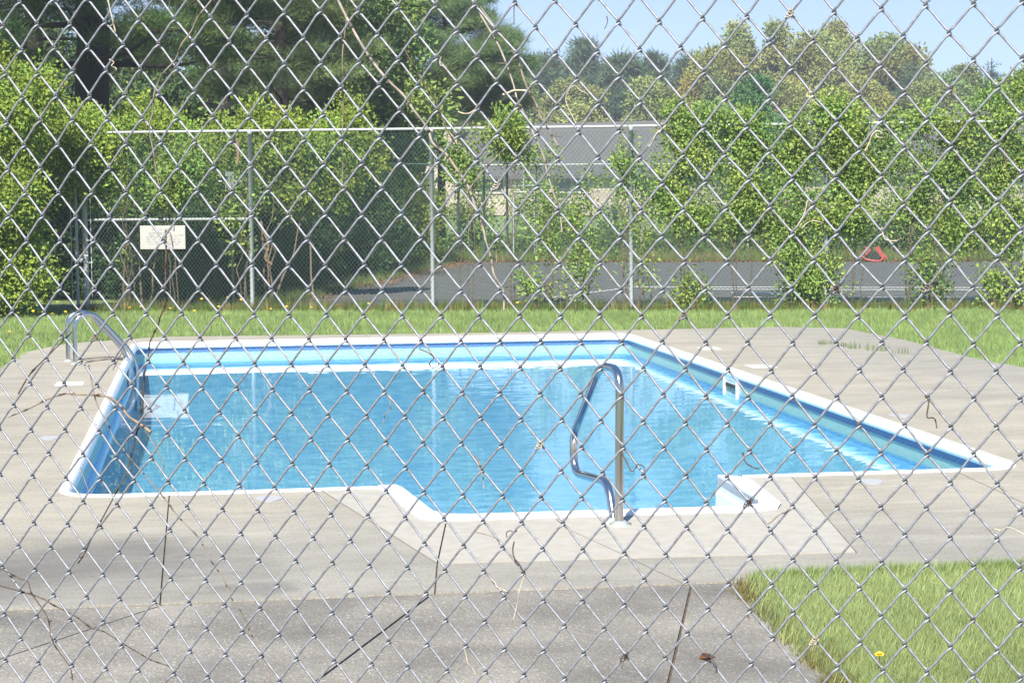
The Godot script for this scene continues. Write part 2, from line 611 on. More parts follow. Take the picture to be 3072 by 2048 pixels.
# a bent pipe: straight runs joined by round bends of the given radius
func bent_path(points: Array, radius: float, cuts := 7) -> PackedVector3Array:
	var out := PackedVector3Array([points[0]])
	for k in range(1, points.size() - 1):
		var p: Vector3 = points[k]
		var a: Vector3 = points[k - 1]
		var b: Vector3 = points[k + 1]
		var l := minf(minf((a - p).length(), (b - p).length()) * 0.48, radius)
		var s := p + (a - p).normalized() * l
		var e := p + (b - p).normalized() * l
		for q in cuts + 1:
			var f := float(q) / cuts
			out.append(s.lerp(p, f).lerp(p.lerp(e, f), f))
	out.append(points[points.size() - 1])
	return out

# ------------------------------------------------------------------ the scene
const SUN_HEIGHT := 43.0
const POOL_LEVEL := -0.19

func _ready() -> void:
	var cam := Camera3D.new()
	cam.name = "camera"
	cam.fov = 19.56
	cam.near = 0.1
	cam.far = 1500.0
	add_child(cam)
	cam.position = Vector3(0, 1.85, 0)
	cam.rotation_order = EULER_ORDER_YXZ
	cam.rotation = Vector3(-0.0766, -0.1524, -0.0075)
	cam.current = true

	var sky := ProceduralSkyMaterial.new()
	sky.sky_top_color = lin(0.075, 0.155, 0.34)
	sky.sky_horizon_color = lin(0.40, 0.53, 0.68)
	sky.sky_curve = 0.12
	sky.ground_bottom_color = lin(0.12, 0.14, 0.08)
	sky.ground_horizon_color = lin(0.22, 0.27, 0.27)
	sky.ground_curve = 0.05
	sky.sun_angle_max = 12.0
	var env := Environment.new()
	env.background_mode = Environment.BG_SKY
	env.sky = Sky.new()
	env.sky.sky_material = sky
	env.background_energy_multiplier = 1.0
	env.fog_enabled = true
	env.fog_light_color = lin(0.80, 0.88, 1.0)
	env.fog_density = 0.0009
	env.tonemap_mode = Environment.TONE_MAPPER_LINEAR
	env.tonemap_exposure = 2.08
	env.sdfgi_enabled = true
	env.ssao_enabled = true
	env.ssil_enabled = true
	var around := WorldEnvironment.new()
	around.name = "world_environment"
	around.environment = env
	add_child(around)

	var sun := DirectionalLight3D.new()
	sun.name = "sun"
	sun.light_color = lin(1.0, 0.93, 0.82)
	sun.light_energy = 1.6
	sun.light_angular_distance = 0.5
	sun.shadow_enabled = true
	add_child(sun)
	var e := deg_to_rad(SUN_HEIGHT)
	sun.basis = Basis.looking_at(Vector3(0.371 * cos(e), -sin(e), -0.928 * cos(e)))

	make_materials()
	build_ground()
	build_deck()
	build_pool()
	build_court()
	build_building()
	build_far_trees()
	build_left_trees()
	build_saplings()
	build_back_fence()
	build_far_fence()
	build_fence_vines()
	build_grass()
	build_rails()
	build_small_things()
	build_front_fence()
	build_front_vines()

# ------------------------------------------------------------------ ground, deck, pool
func rect(x0: float, z0: float, x1: float, z1: float) -> PackedVector2Array:
	return PackedVector2Array([Vector2(x0, z0), Vector2(x1, z0), Vector2(x1, z1), Vector2(x0, z1)])

func rounded(points: PackedVector2Array, r: float, cuts := 8) -> PackedVector2Array:
	var out := PackedVector2Array()
	for k in points.size():
		var p := points[k]
		var a := points[(k + points.size() - 1) % points.size()]
		var b := points[(k + 1) % points.size()]
		var s := p + (a - p).normalized() * r
		var e := p + (b - p).normalized() * r
		for q in cuts + 1:
			var f := float(q) / cuts
			out.append(s.lerp(p, f).lerp(p.lerp(e, f), f))
	return out

func pool_edge() -> PackedVector2Array:
	return rounded(rect(-0.93, -24.7, 5.30, -12.2), 0.36)

func step_edge() -> PackedVector2Array:
	return PackedVector2Array([Vector2(1.03, -12.4), Vector2(1.03, -12.18), Vector2(1.15, -11.03), Vector2(1.20, -10.94), Vector2(1.32, -10.90), Vector2(3.08, -10.87), Vector2(3.22, -10.93), Vector2(3.29, -11.10), Vector2(3.37, -12.0), Vector2(3.34, -12.18), Vector2(3.34, -12.4)])

func deck_outline() -> PackedVector2Array:
	return PackedVector2Array([Vector2(-2.6, -8.96), Vector2(-2.35, -14.0), Vector2(-2.2, -21.5), Vector2(-2.14, -23.6), Vector2(-1.73, -24.9), Vector2(-1.29, -25.2), Vector2(-0.57, -25.75), Vector2(1.69, -25.5), Vector2(3.72, -25.35), Vector2(6.2, -25.42), Vector2(7.6, -25.46), Vector2(8.27, -24.95), Vector2(8.34, -22.85), Vector2(8.16, -20.3), Vector2(8.23, -19.1), Vector2(8.3, -14.0), Vector2(8.3, -9.05), Vector2(5.0, -9.0), Vector2(2.5, -8.96)])

func build_ground() -> void:
	var s := Shape.new()
	var y := -0.06
	for q in [[-500.0, -10.6, 500.0, 60.0], [-500.0, -25.2, -1.3, -10.6], [5.7, -25.2, 500.0, -10.6], [-500.0, -900.0, 500.0, -25.2]]:
		s.quad(Vector3(q[0], y, q[3]), Vector3(q[2], y, q[3]), Vector3(q[2], y, q[1]), Vector3(q[0], y, q[1]))
	tag(single("ground", s.mesh(M.meadow)), "wide grassy ground around the pool and the far building", "ground", "", "structure")

func build_deck() -> void:
	var deck := thing("pool_deck", "pale concrete deck of jointed slabs round the pool", "pavement")
	tag(deck, "", "", "", "structure")
	var hole: PackedVector2Array = Geometry2D.merge_polygons(pool_edge(), step_edge())[0]
	var whole := deck_outline()
	var cuts := [
		[PackedVector2Array([Vector2(-3.0, -12.6), Vector2(-0.26, -12.6), Vector2(-0.24, -8.9), Vector2(-3.0, -8.9)]), "deck"],
		[PackedVector2Array([Vector2(-0.26, -12.6), Vector2(-0.24, -8.9), Vector2(1.0, -8.9), Vector2(1.1, -9.66), Vector2(0.6, -12.6)]), "deck"],
		[PackedVector2Array([Vector2(0.6, -12.6), Vector2(1.1, -9.66), Vector2(1.29, -10.87), Vector2(1.29, -12.6)]), "patch"],
		[PackedVector2Array([Vector2(1.29, -12.6), Vector2(1.29, -10.87), Vector2(1.1, -9.66), Vector2(2.07, -9.62), Vector2(1.91, -10.53), Vector2(1.91, -12.6)]), "patch"],
		[PackedVector2Array([Vector2(1.91, -12.6), Vector2(1.91, -10.53), Vector2(2.07, -9.62), Vector2(3.23, -9.56), Vector2(3.75, -12.6)]), "patch"],
		[PackedVector2Array([Vector2(1.1, -9.66), Vector2(1.0, -8.9), Vector2(2.19, -8.9), Vector2(2.07, -9.62)]), "deck"],
		[PackedVector2Array([Vector2(2.07, -9.62), Vector2(2.19, -8.9), Vector2(4.55, -8.9), Vector2(4.82, -12.6), Vector2(3.75, -12.6), Vector2(3.23, -9.56)]), "deck"],
		[PackedVector2Array([Vector2(4.55, -8.9), Vector2(9.0, -8.9), Vector2(9.0, -12.6), Vector2(4.82, -12.6)]), "deck"],
		[rect(4.9, -15.6, 9.0, -12.6), "deck"],
		[rect(4.9, -18.47, 9.0, -15.6), "deck"],
		[PackedVector2Array([Vector2(4.9, -18.47), Vector2(4.9, -22.6), Vector2(7.2, -22.6), Vector2(7.7, -20.8), Vector2(9.0, -20.6), Vector2(9.0, -18.47)]), "deck"],
		[PackedVector2Array([Vector2(4.9, -22.6), Vector2(7.2, -22.6), Vector2(7.7, -20.8), Vector2(9.0, -20.6), Vector2(9.0, -26.0), Vector2(4.9, -26.0)]), "deck"],
		[rect(2.0, -26.0, 4.9, -24.4), "deck"],
		[rect(-1.0, -26.0, 2.0, -24.4), "deck"],
		[rect(-3.0, -26.0, -1.0, -21.0), "deck"], [rect(-1.0, -24.4, -0.6, -21.0), "deck"],
		[rect(-3.0, -21.0, -0.6, -16.8), "deck"],
		[rect(-3.0, -16.8, -0.6, -12.6), "deck"],
	]
	for c in cuts:
		for inside in Geometry2D.intersect_polygons(c[0], whole):
			for piece in Geometry2D.clip_polygons(inside, hole):
				for a in Geometry2D.offset_polygon(piece, -0.0042):
					if a.size() < 3 or absf(Geometry2D.triangulate_polygon(a).size()) < 3:
						continue
					var s := Shape.new()
					var lift: float = 0.004 if c[1] == "patch" else 0.0
					s.slab(a, -0.12, lift, Vector2(-2.4, -26.0), Vector2(11.0, 17.5))
					part("slab", s.mesh(M[c[1]]), deck)
	# joints are filled with dark dirt a little below the top
	var dirt := Shape.new()
	for inside in Geometry2D.clip_polygons(Geometry2D.offset_polygon(whole, -0.03)[0], Geometry2D.offset_polygon(hole, 0.02)[0]):
		if not Geometry2D.is_polygon_clockwise(inside):
			pass
	for c in cuts:
		for inside in Geometry2D.intersect_polygons(c[0], whole):
			for piece in Geometry2D.clip_polygons(inside, Geometry2D.offset_polygon(hole, 0.01)[0]):
				for a in Geometry2D.offset_polygon(piece, 0.0005):
					dirt.slab(a, -0.13, -0.009)
	part("joint_dirt", dirt.mesh(M.soil), deck)
	# painted depth marks
	var marks := [
		[[-1.475, -19.40], [-1.21, -19.43], [-1.215, -19.74], [-1.48, -19.75], "white_paint"],
		[[5.53, -19.70], [5.79, -19.68], [5.77, -19.95], [5.53, -20.00], "white_paint"],
		[[5.60, -22.08], [5.82, -22.06], [5.83, -22.33], [5.61, -22.35], "white_paint"],
	]
	for q in marks:
		var s := Shape.new()
		s.slab(PackedVector2Array([Vector2(q[0][0], q[0][1]), Vector2(q[1][0], q[1][1]), Vector2(q[2][0], q[2][1]), Vector2(q[3][0], q[3][1])]), -0.01, 0.005)
		part("painted_mark", s.mesh(M[q[4]]), deck)
	for q in [Vector2(0.34, -11.93), Vector2(4.10, -11.87), Vector2(-1.2, -15.26), Vector2(5.52, -15.28)]:
		var s := Shape.new()
		var round := PackedVector2Array()
		for k in 18:
			var a := TAU * k / 18
			round.append(q + Vector2(cos(a) * 0.085, sin(a) * 0.11) * (1.0 + 0.12 * sin(k * 5.3)))
		s.slab(round, -0.01, 0.004)
		part("faded_mark", s.mesh(M.blue_paint), deck)
	# the older apron of washed aggregate nearest the fence
	var apron := thing("aggregate_path", "grey washed aggregate path of jointed slabs in front of the deck", "path")
	tag(apron, "", "", "", "structure")
	var near := [
		PackedVector2Array([Vector2(-6.0, -8.95), Vector2(-0.23, -8.95), Vector2(-0.85, -8.02), Vector2(-3.0, -4.8), Vector2(-6.0, -4.8)]),
		PackedVector2Array([Vector2(-0.23, -8.95), Vector2(0.99, -8.95), Vector2(0.46, -7.63), Vector2(-0.7, -4.8), Vector2(-3.0, -4.8), Vector2(-0.85, -8.02)]),
		PackedVector2Array([Vector2(0.99, -8.95), Vector2(2.22, -8.95), Vector2(1.68, -7.14), Vector2(1.0, -4.8), Vector2(-0.7, -4.8), Vector2(0.46, -7.63)]),
		PackedVector2Array([Vector2(2.22, -8.95), Vector2(2.48, -8.95), Vector2(2.40, -8.19), Vector2(2.34, -7.58), Vector2(2.30, -7.02), Vector2(2.22, -4.8), Vector2(1.0, -4.8), Vector2(1.68, -7.14)]),
		PackedVector2Array([Vector2(-6.0, -4.8), Vector2(2.22, -4.8), Vector2(2.2, 1.5), Vector2(-6.0, 1.5)]),
	]
	var under := Shape.new()
	for p in near:
		for a in Geometry2D.offset_polygon(p, -0.006):
			var s := Shape.new()
			s.slab(a, -0.12, -0.006)
			part("slab", s.mesh(M.aggregate), apron)
		under.slab(Geometry2D.offset_polygon(p, 0.0005)[0], -0.13, -0.018)
	part("joint_dirt", under.mesh(M.soil), apron)

func sweep(path: PackedVector2Array, profile: Array, m: Material, u_per_metre := 0.5, v0 := 0.0, v1 := 1.0) -> ArrayMesh:
	# profile: [distance towards the pool, height] from the deck's edge inwards; path runs with the pool on its left
	var s := Shape.new()
	var along := 0.0
	var last := -1
	for k in path.size():
		var t := (path[mini(k + 1, path.size() - 1)] - path[maxi(k - 1, 0)]).normalized()
		var inward := Vector3(-t.y, 0, t.x)
		if k > 0:
			along += path[k].distance_to(path[k - 1])
		var first := s.v.size()
		for q in profile.size():
			var here: Array = profile[q]
			var a: Array = profile[maxi(q - 1, 0)]
			var b: Array = profile[mini(q + 1, profile.size() - 1)]
			var nn: Vector3 = (inward * -(b[1] - a[1]) + Vector3.UP * (b[0] - a[0])).normalized()
			s.point(Vector3(path[k].x, here[1], path[k].y) + inward * here[0], nn, Vector2(along * u_per_metre, lerpf(v0, v1, float(q) / (profile.size() - 1))))
		if last >= 0:
			for q in profile.size() - 1:
				var a := last + q
				var b := first + q
				s.i.append_array([a, b, a + 1, a + 1, b, b + 1])
		last = first
	return s.mesh(m)

func build_pool() -> void:
	var pool := thing("swimming_pool", "rectangular in-ground pool with white coping and blue liner", "swimming pool")
	var edge := pool_edge()
	# walk the edge from the left end of the steps round to their right end, pool on the left-hand side of travel
	var path := PackedVector2Array([Vector2(1.03, -12.2)])
	var ring := PackedVector2Array()
	for k in edge.size():
		ring.append(edge[edge.size() - 1 - k])
	# ring now runs near-left, far-left, far-right, near-right once it starts at the near-left corner
	var start := 0
	for k in ring.size():
		if ring[k].distance_to(Vector2(-0.57, -12.2)) < 0.02:
			start = k
	var turn := 1 if ring[(start + 1) % ring.size()].x < ring[start].x else -1
	for k in ring.size():
		path.append(ring[posmod(start + k * turn, ring.size())])
	path.append(Vector2(3.36, -12.2))
	# the white bullnose coping comes in lengths
	var fine := PackedVector2Array()
	for k in path.size() - 1:
		var l := path[k].distance_to(path[k + 1])
		var n := maxi(1, int(ceil(l / 0.6)))
		for q in n:
			fine.append(path[k].lerp(path[k + 1], float(q) / n))
	fine.append(path[path.size() - 1])
	var nose := [[-0.012, 0.0], [-0.006, 0.012], [0.010, 0.016], [0.030, 0.012], [0.048, 0.0], [0.060, -0.018], [0.065, -0.038], [0.062, -0.056], [0.052, -0.068], [0.02, -0.07]]
	var run := PackedVector2Array()
	var length := 0.0
	for k in fine.size():
		if run.size():
			length += run[run.size() - 1].distance_to(fine[k])
		run.append(fine[k])
		if (length > 2.7 or k == fine.size() - 1) and run.size() > 1:
			part("coping", sweep(run, nose, M.coping), pool)
			run = PackedVector2Array([fine[k] + (fine[mini(k + 1, fine.size() - 1)] - fine[k]).normalized() * 0.003])
			length = 0.0
	part("liner_wall", sweep(fine, [[0.045, -0.06], [0.046, -0.12], [0.047, -0.2], [0.048, -0.32], [0.05, -1.0]], M.liner, 0.5, 0.02, 1.0), pool)
	var wall := pool.get_child(pool.get_child_count() - 1) as MeshInstance3D
	wall.mesh = wall_mesh(fine)
	var floor := Shape.new()
	var nx := 48
	var nz := 84
	for b in nz + 1:
		for a in nx + 1:
			var fx := lerpf(-0.92, 5.28, float(a) / nx)
			var fz := lerpf(-24.7, -10.9, float(b) / nz)
			var deep := lerpf(0.52, 0.66, clampf((-fz - 13.0) / 8.0, 0.0, 1.0))
			var rise := maxf(maxf(1.0 - (fx + 0.92) / 0.22, 1.0 - (5.28 - fx) / 2.2), 1.0 - (fz + 24.7) / 4.5)
			rise = clampf(rise, 0.0, 1.0)
			floor.point(Vector3(fx, -deep + (deep - 0.26) * rise * rise, fz), Vector3.UP, Vector2(fx, fz))
	for b in nz:
		for a in nx:
			var k := b * (nx + 1) + a
			floor.i.append_array([k, k + 1, k + nx + 1, k + 1, k + nx + 2, k + nx + 1])
	for b in nz + 1:
		for a in nx + 1:
			var k := b * (nx + 1) + a
			var du := floor.v[b * (nx + 1) + mini(a + 1, nx)] - floor.v[b * (nx + 1) + maxi(a - 1, 0)]
			var dv := floor.v[mini(b + 1, nz) * (nx + 1) + a] - floor.v[maxi(b - 1, 0) * (nx + 1) + a]
			floor.n[k] = dv.cross(du).normalized()
	part("pool_floor", floor.mesh(M.pool_floor), pool)
	# the moulded white steps let into the near side
	var rim := Shape.new()
	var u := PackedVector2Array([Vector2(1.03, -12.27), Vector2(1.03, -12.18), Vector2(1.15, -11.03), Vector2(1.20, -10.94), Vector2(1.32, -10.90), Vector2(3.08, -10.87), Vector2(3.22, -10.93), Vector2(3.29, -11.10), Vector2(3.37, -12.0), Vector2(3.34, -12.18), Vector2(3.22, -12.27)])
	var inner := PackedVector2Array([Vector2(3.215, -12.27), Vector2(3.20, -11.25), Vector2(3.15, -11.09), Vector2(3.0, -11.04), Vector2(1.45, -11.06), Vector2(1.31, -11.10), Vector2(1.255, -11.22), Vector2(1.17, -12.15), Vector2(1.14, -12.27)])
	var loop := u.duplicate()
	loop.append_array(inner)
	rim.slab(loop, -0.05, 0.014)
	part("step_rim", rim.mesh(M.step_white), pool)
	var sides := Shape.new()
	for k in inner.size() - 1:
		var a := inner[k]
		var b := inner[k + 1]
		for h in [[0.0, 0.0, 0.0, -0.085], [0.0, -0.085, 0.012, -0.10], [0.012, -0.10, 0.012, -0.9]]:
			var nn := Vector2(-(b - a).y, (b - a).x).normalized() * -1.0
			var c := Vector2(2.2, -11.8)
			if nn.dot(c - a) < 0.0:
				nn = -nn
			var p: Vector2 = a + nn * h[0]
			var q: Vector2 = b + nn * h[0]
			var p2: Vector2 = a + nn * h[2]
			var q2: Vector2 = b + nn * h[2]
			sides.quad(Vector3(p2.x, h[3], p2.y), Vector3(q2.x, h[3], q2.y), Vector3(q.x, h[1], q.y), Vector3(p.x, h[1], p.y))
	part("step_wall", sides.mesh(M.step_white), pool)
	for k in 2:
		var tread := Shape.new()
		tread.box(Vector3(2.2, -0.36 - 0.09 * k, -11.25 - 0.35 * k), Vector3(1.9, 0.08, 0.4))
		part("stair_tread", tread.mesh(M.pool_floor), pool)
	# skimmer mouth on the right-hand wall
	var mouth := Shape.new()
	var x := 5.263
	for q in [[-19.83, -19.79, -0.40, -0.062], [-19.33, -19.29, -0.40, -0.062], [-19.79, -19.33, -0.095, -0.062]]:
		mouth.box(Vector3(x, (q[2] + q[3]) / 2, (q[0] + q[1]) / 2), Vector3(0.024, q[3] - q[2], q[1] - q[0]))
	part("skimmer_frame", mouth.mesh(M.step_white), pool)
	var flap := Shape.new()
	flap.box(Vector3(x + 0.007, -0.118, -19.56), Vector3(0.008, 0.05, 0.458))
	part("skimmer_flap", flap.mesh(M.step_white), pool)
	var dark := Shape.new()
	dark.box(Vector3(x + 0.006, -0.165, -19.56), Vector3(0.006, 0.042, 0.458))
	part("skimmer_opening", dark.mesh(M.dark), pool)
	build_water()

func wall_mesh(path: PackedVector2Array) -> ArrayMesh:
	var s := Shape.new()
	var along := 0.0
	var rows := [[-0.06, 0.0], [-0.128, 0.195], [-0.235, 0.47], [-0.30, 0.55], [-1.0, 1.0]]
	var last := -1
	for k in path.size():
		var t := (path[mini(k + 1, path.size() - 1)] - path[maxi(k - 1, 0)]).normalized()
		var inward := Vector3(-t.y, 0, t.x)
		if k > 0:
			along += path[k].distance_to(path[k - 1])
		var first := s.v.size()
		for r in rows:
			s.point(Vector3(path[k].x, r[0], path[k].y) + inward * 0.024, inward, Vector2(along * 0.55, r[1]))
		if last >= 0:
			for q in rows.size() - 1:
				var a := last + q
				var b := first + q
				s.i.append_array([a, b, a + 1, a + 1, b, b + 1])
		last = first
	return s.mesh(M.liner)

func build_water() -> void:
	var swell := FastNoiseLite.new()
	swell.seed = 51
	swell.frequency = 0.7
	swell.fractal_octaves = 2
	var ripple := FastNoiseLite.new()
	ripple.seed = 52
	ripple.frequency = 3.6
	ripple.fractal_octaves = 3
	ripple.fractal_gain = 0.6
	var gust := FastNoiseLite.new()
	gust.seed = 53
	gust.frequency = 0.28
	var step := 0.031
	var x0 := -0.905
	var z0 := -24.68
	var nx := int((5.28 - x0) / step)
	var nz := int((-11.03 - z0) / step)
	var high := PackedFloat32Array()
	high.resize((nx + 1) * (nz + 1))
	for b in nz + 1:
		for a in nx + 1:
			var x := x0 + a * step
			var z := z0 + b * step
			var rough := 0.10 + 0.9 * smoothstep(-0.6, 2.0, x + 0.05 * (z + 14.0) + 1.1 * gust.get_noise_2d(x, z))
			rough *= 0.35 + 0.65 * smoothstep(-24.5, -21.0, z)
			high[b * (nx + 1) + a] = 0.0008 * swell.get_noise_2d(x, z) + rough * 0.0011 * ripple.get_noise_2d(x * 0.55 + z * 0.1, z)
	var s := Shape.new()
	for b in nz + 1:
		for a in nx + 1:
			var k := b * (nx + 1) + a
			var dx := high[b * (nx + 1) + mini(a + 1, nx)] - high[b * (nx + 1) + maxi(a - 1, 0)]
			var dz := high[mini(b + 1, nz) * (nx + 1) + a] - high[maxi(b - 1, 0) * (nx + 1) + a]
			s.point(Vector3(x0 + a * step, POOL_LEVEL + high[k], z0 + b * step), Vector3(-dx / (2 * step), 1.0, -dz / (2 * step)).normalized(), Vector2(a, b) * step)
	for b in nz:
		var z := z0 + (b + 0.5) * step
		for a in nx:
			var x := x0 + (a + 0.5) * step
			if z > -12.22 and (x < 1.15 or x > 3.215):
				continue
			var k := b * (nx + 1) + a
			s.i.append_array([k, k + 1, k + nx + 1, k + 1, k + nx + 2, k + nx + 1])
	tag(single("pool_water", s.mesh(M.water)), "clear blue pool water with fine ripples and reflections", "water", "", "structure")

# ------------------------------------------------------------------ court and what lies behind it
func build_court() -> void:
	var s := Shape.new()
	var court := thing("tennis_court", "weathered grey asphalt court behind the tall fence", "court")
	tag(court, "", "", "", "structure")
	s.slab(PackedVector2Array([Vector2(0.9, -32.3), Vector2(2.34, -38.07), Vector2(4.84, -45.78), Vector2(6.5, -51.0), Vector2(20.0, -46.6), Vector2(30.0, -43.3), Vector2(26.0, -26.0), Vector2(9.6, -30.2)]), -0.2, -0.03)
	part("asphalt", s.mesh(M.court), court)
	for q in [[Vector2(8.0, -37.2), Vector2(22.0, -32.1)], [Vector2(8.6, -36.1), Vector2(22.0, -31.2)], [Vector2(4.9, -32.4), Vector2(8.2, -37.3)], [Vector2(9.0, -33.2), Vector2(20.0, -29.3)]]:
		var l := Shape.new()
		var d: Vector2 = (q[1] - q[0]).normalized().orthogonal() * 0.025
		l.slab(PackedVector2Array([q[0] - d, q[1] - d, q[1] + d, q[0] + d]), -0.04, -0.026)
		part("painted_line", l.mesh(M.white_paint), court)
	# dry leaves swept against the court's edges
	var clump := leaf_clump(8, 0.07, 0.05, 0.16, 61, M.far_leaf)
	var where := []
	var tints := PackedColorArray()
	rng.seed = 62
	for k in 2600:
		var f := rng.randf()
		var p: Vector2
		if k < 1500:
			p = Vector2(6.3, -51.0).lerp(Vector2(24.0, -45.3), f) + Vector2(0, -rng.randf() * 0.9)
		elif k < 2100:
			p = Vector2(1.0, -32.6).lerp(Vector2(6.5, -51.0), f) + Vector2(rng.randfn() * 0.35 - 0.1, 0)
		else:
			p = Vector2(0.9, -31.75).lerp(Vector2(13.0, -28.9), f) + Vector2(0, rng.randfn() * 0.25)
		where.append(Transform3D(Basis(Vector3.UP, rng.randf() * TAU).scaled(Vector3(1, 0.35, 1)), Vector3(p.x, 0.0, p.y)))
		tints.append(vary(Color(0.25, 0.14, 0.08), rng, 0.25))
	tag(many("leaf_litter", clump, where, tints, self), "brown dry leaves lying along the court edges", "leaf litter", "", "stuff")

func build_building() -> void:
	var o := thing("brick_building", "long low sandy brick building with a grey roof beyond the court", "building", Vector3(18.2, 0, -150), deg_to_rad(-41.6))
	var w := Shape.new()
	w.box(Vector3(26.5, 1.55, 4.6), Vector3(47, 3.1, 0.3))
	w.box(Vector3(26.5, 1.55, -5.0), Vector3(47, 3.1, 0.3))
	w.box(Vector3(49.85, 1.55, -0.2), Vector3(0.3, 3.1, 9.3))
	part("wall", w.mesh(M.brick), o)
	var end := Shape.new()
	end.tri(Vector3(3, 3.1, -5), Vector3(3, 3.1, 4.6), Vector3(3, 6.7, 0))
	end.quad(Vector3(3, 0, -5), Vector3(3, 0, 4.6), Vector3(3, 3.1, 4.6), Vector3(3, 3.1, -5))
	part("end_wall", end.mesh(M.brick), o)
	var r := Shape.new()
	r.quad(Vector3(2.5, 2.75, 5.4), Vector3(50.6, 2.75, 5.4), Vector3(50.6, 6.65, 0), Vector3(2.5, 6.65, 0))
	r.quad(Vector3(50.6, 2.75, -5.4), Vector3(2.5, 2.75, -5.4), Vector3(2.5, 6.65, 0), Vector3(50.6, 6.65, 0))
	r.box(Vector3(26.55, 2.70, 5.43), Vector3(48.1, 0.22, 0.06))
	part("roof", r.mesh(M.roof), o)
	for x in [[6.0, 8.2], [12.5, 15.3], [19.4, 21.6], [26.0, 28.4], [33.0, 35.5], [40.0, 42.6]]:
		var f := Shape.new()
		var c: float = (x[0] + x[1]) / 2
		var l: float = x[1] - x[0]
		f.box(Vector3(c, 1.62, 4.80), Vector3(l + 0.3, 0.12, 0.16))
		f.box(Vector3(c, 2.66, 4.78), Vector3(l + 0.12, 0.08, 0.10))
		for sx in [x[0], c, x[1]]:
			f.box(Vector3(sx, 2.15, 4.775), Vector3(0.08, 0.98, 0.09))
		var win := part("window", f.mesh(M.sill), o)
		for h in 2:
			var p := Shape.new()
			p.box(Vector3(x[0] + l * (0.25 + 0.5 * h), 2.15, 4.76), Vector3(l / 2 - 0.08, 0.94, 0.03))
			part("pane", p.mesh(M.pane), win)
	# a cross wing whose gable faces the court
	var g := thing("brick_wing", "sandy brick wing with a steep gable left of the long grey roof", "building", Vector3(16.2, 0, -143.5))
	var gw := Shape.new()
	gw.quad(Vector3(-3.6, 0, 0), Vector3(3.3, 0, 0), Vector3(3.3, 4.1, 0), Vector3(-3.6, 4.1, 0))
	gw.quad(Vector3(-3.6, 4.1, 0), Vector3(3.3, 4.1, 0), Vector3(0.9, 6.65, 0), Vector3(-1.2, 6.65, 0))
	gw.quad(Vector3(3.3, 0, 0), Vector3(3.3, 0, -9), Vector3(3.3, 4.1, -9), Vector3(3.3, 4.1, 0))
	gw.quad(Vector3(-3.6, 0, -9), Vector3(-3.6, 0, 0), Vector3(-3.6, 4.1, 0), Vector3(-3.6, 4.1, -9))
	part("gable_wall", gw.mesh(M.brick), g)
	var gr := Shape.new()
	gr.quad(Vector3(3.7, 3.75, 0.35), Vector3(3.7, 3.75, -9), Vector3(0.9, 6.75, -9), Vector3(0.9, 6.75, 0.35))
	gr.quad(Vector3(-4.0, 3.75, -9), Vector3(-4.0, 3.75, 0.35), Vector3(-1.2, 6.75, 0.35), Vector3(-1.2, 6.75, -9))
	gr.quad(Vector3(-1.2, 6.75, 0.35), Vector3(0.9, 6.75, 0.35), Vector3(0.9, 6.75, -9), Vector3(-1.2, 6.75, -9))
	part("roof", gr.mesh(M.roof), g)

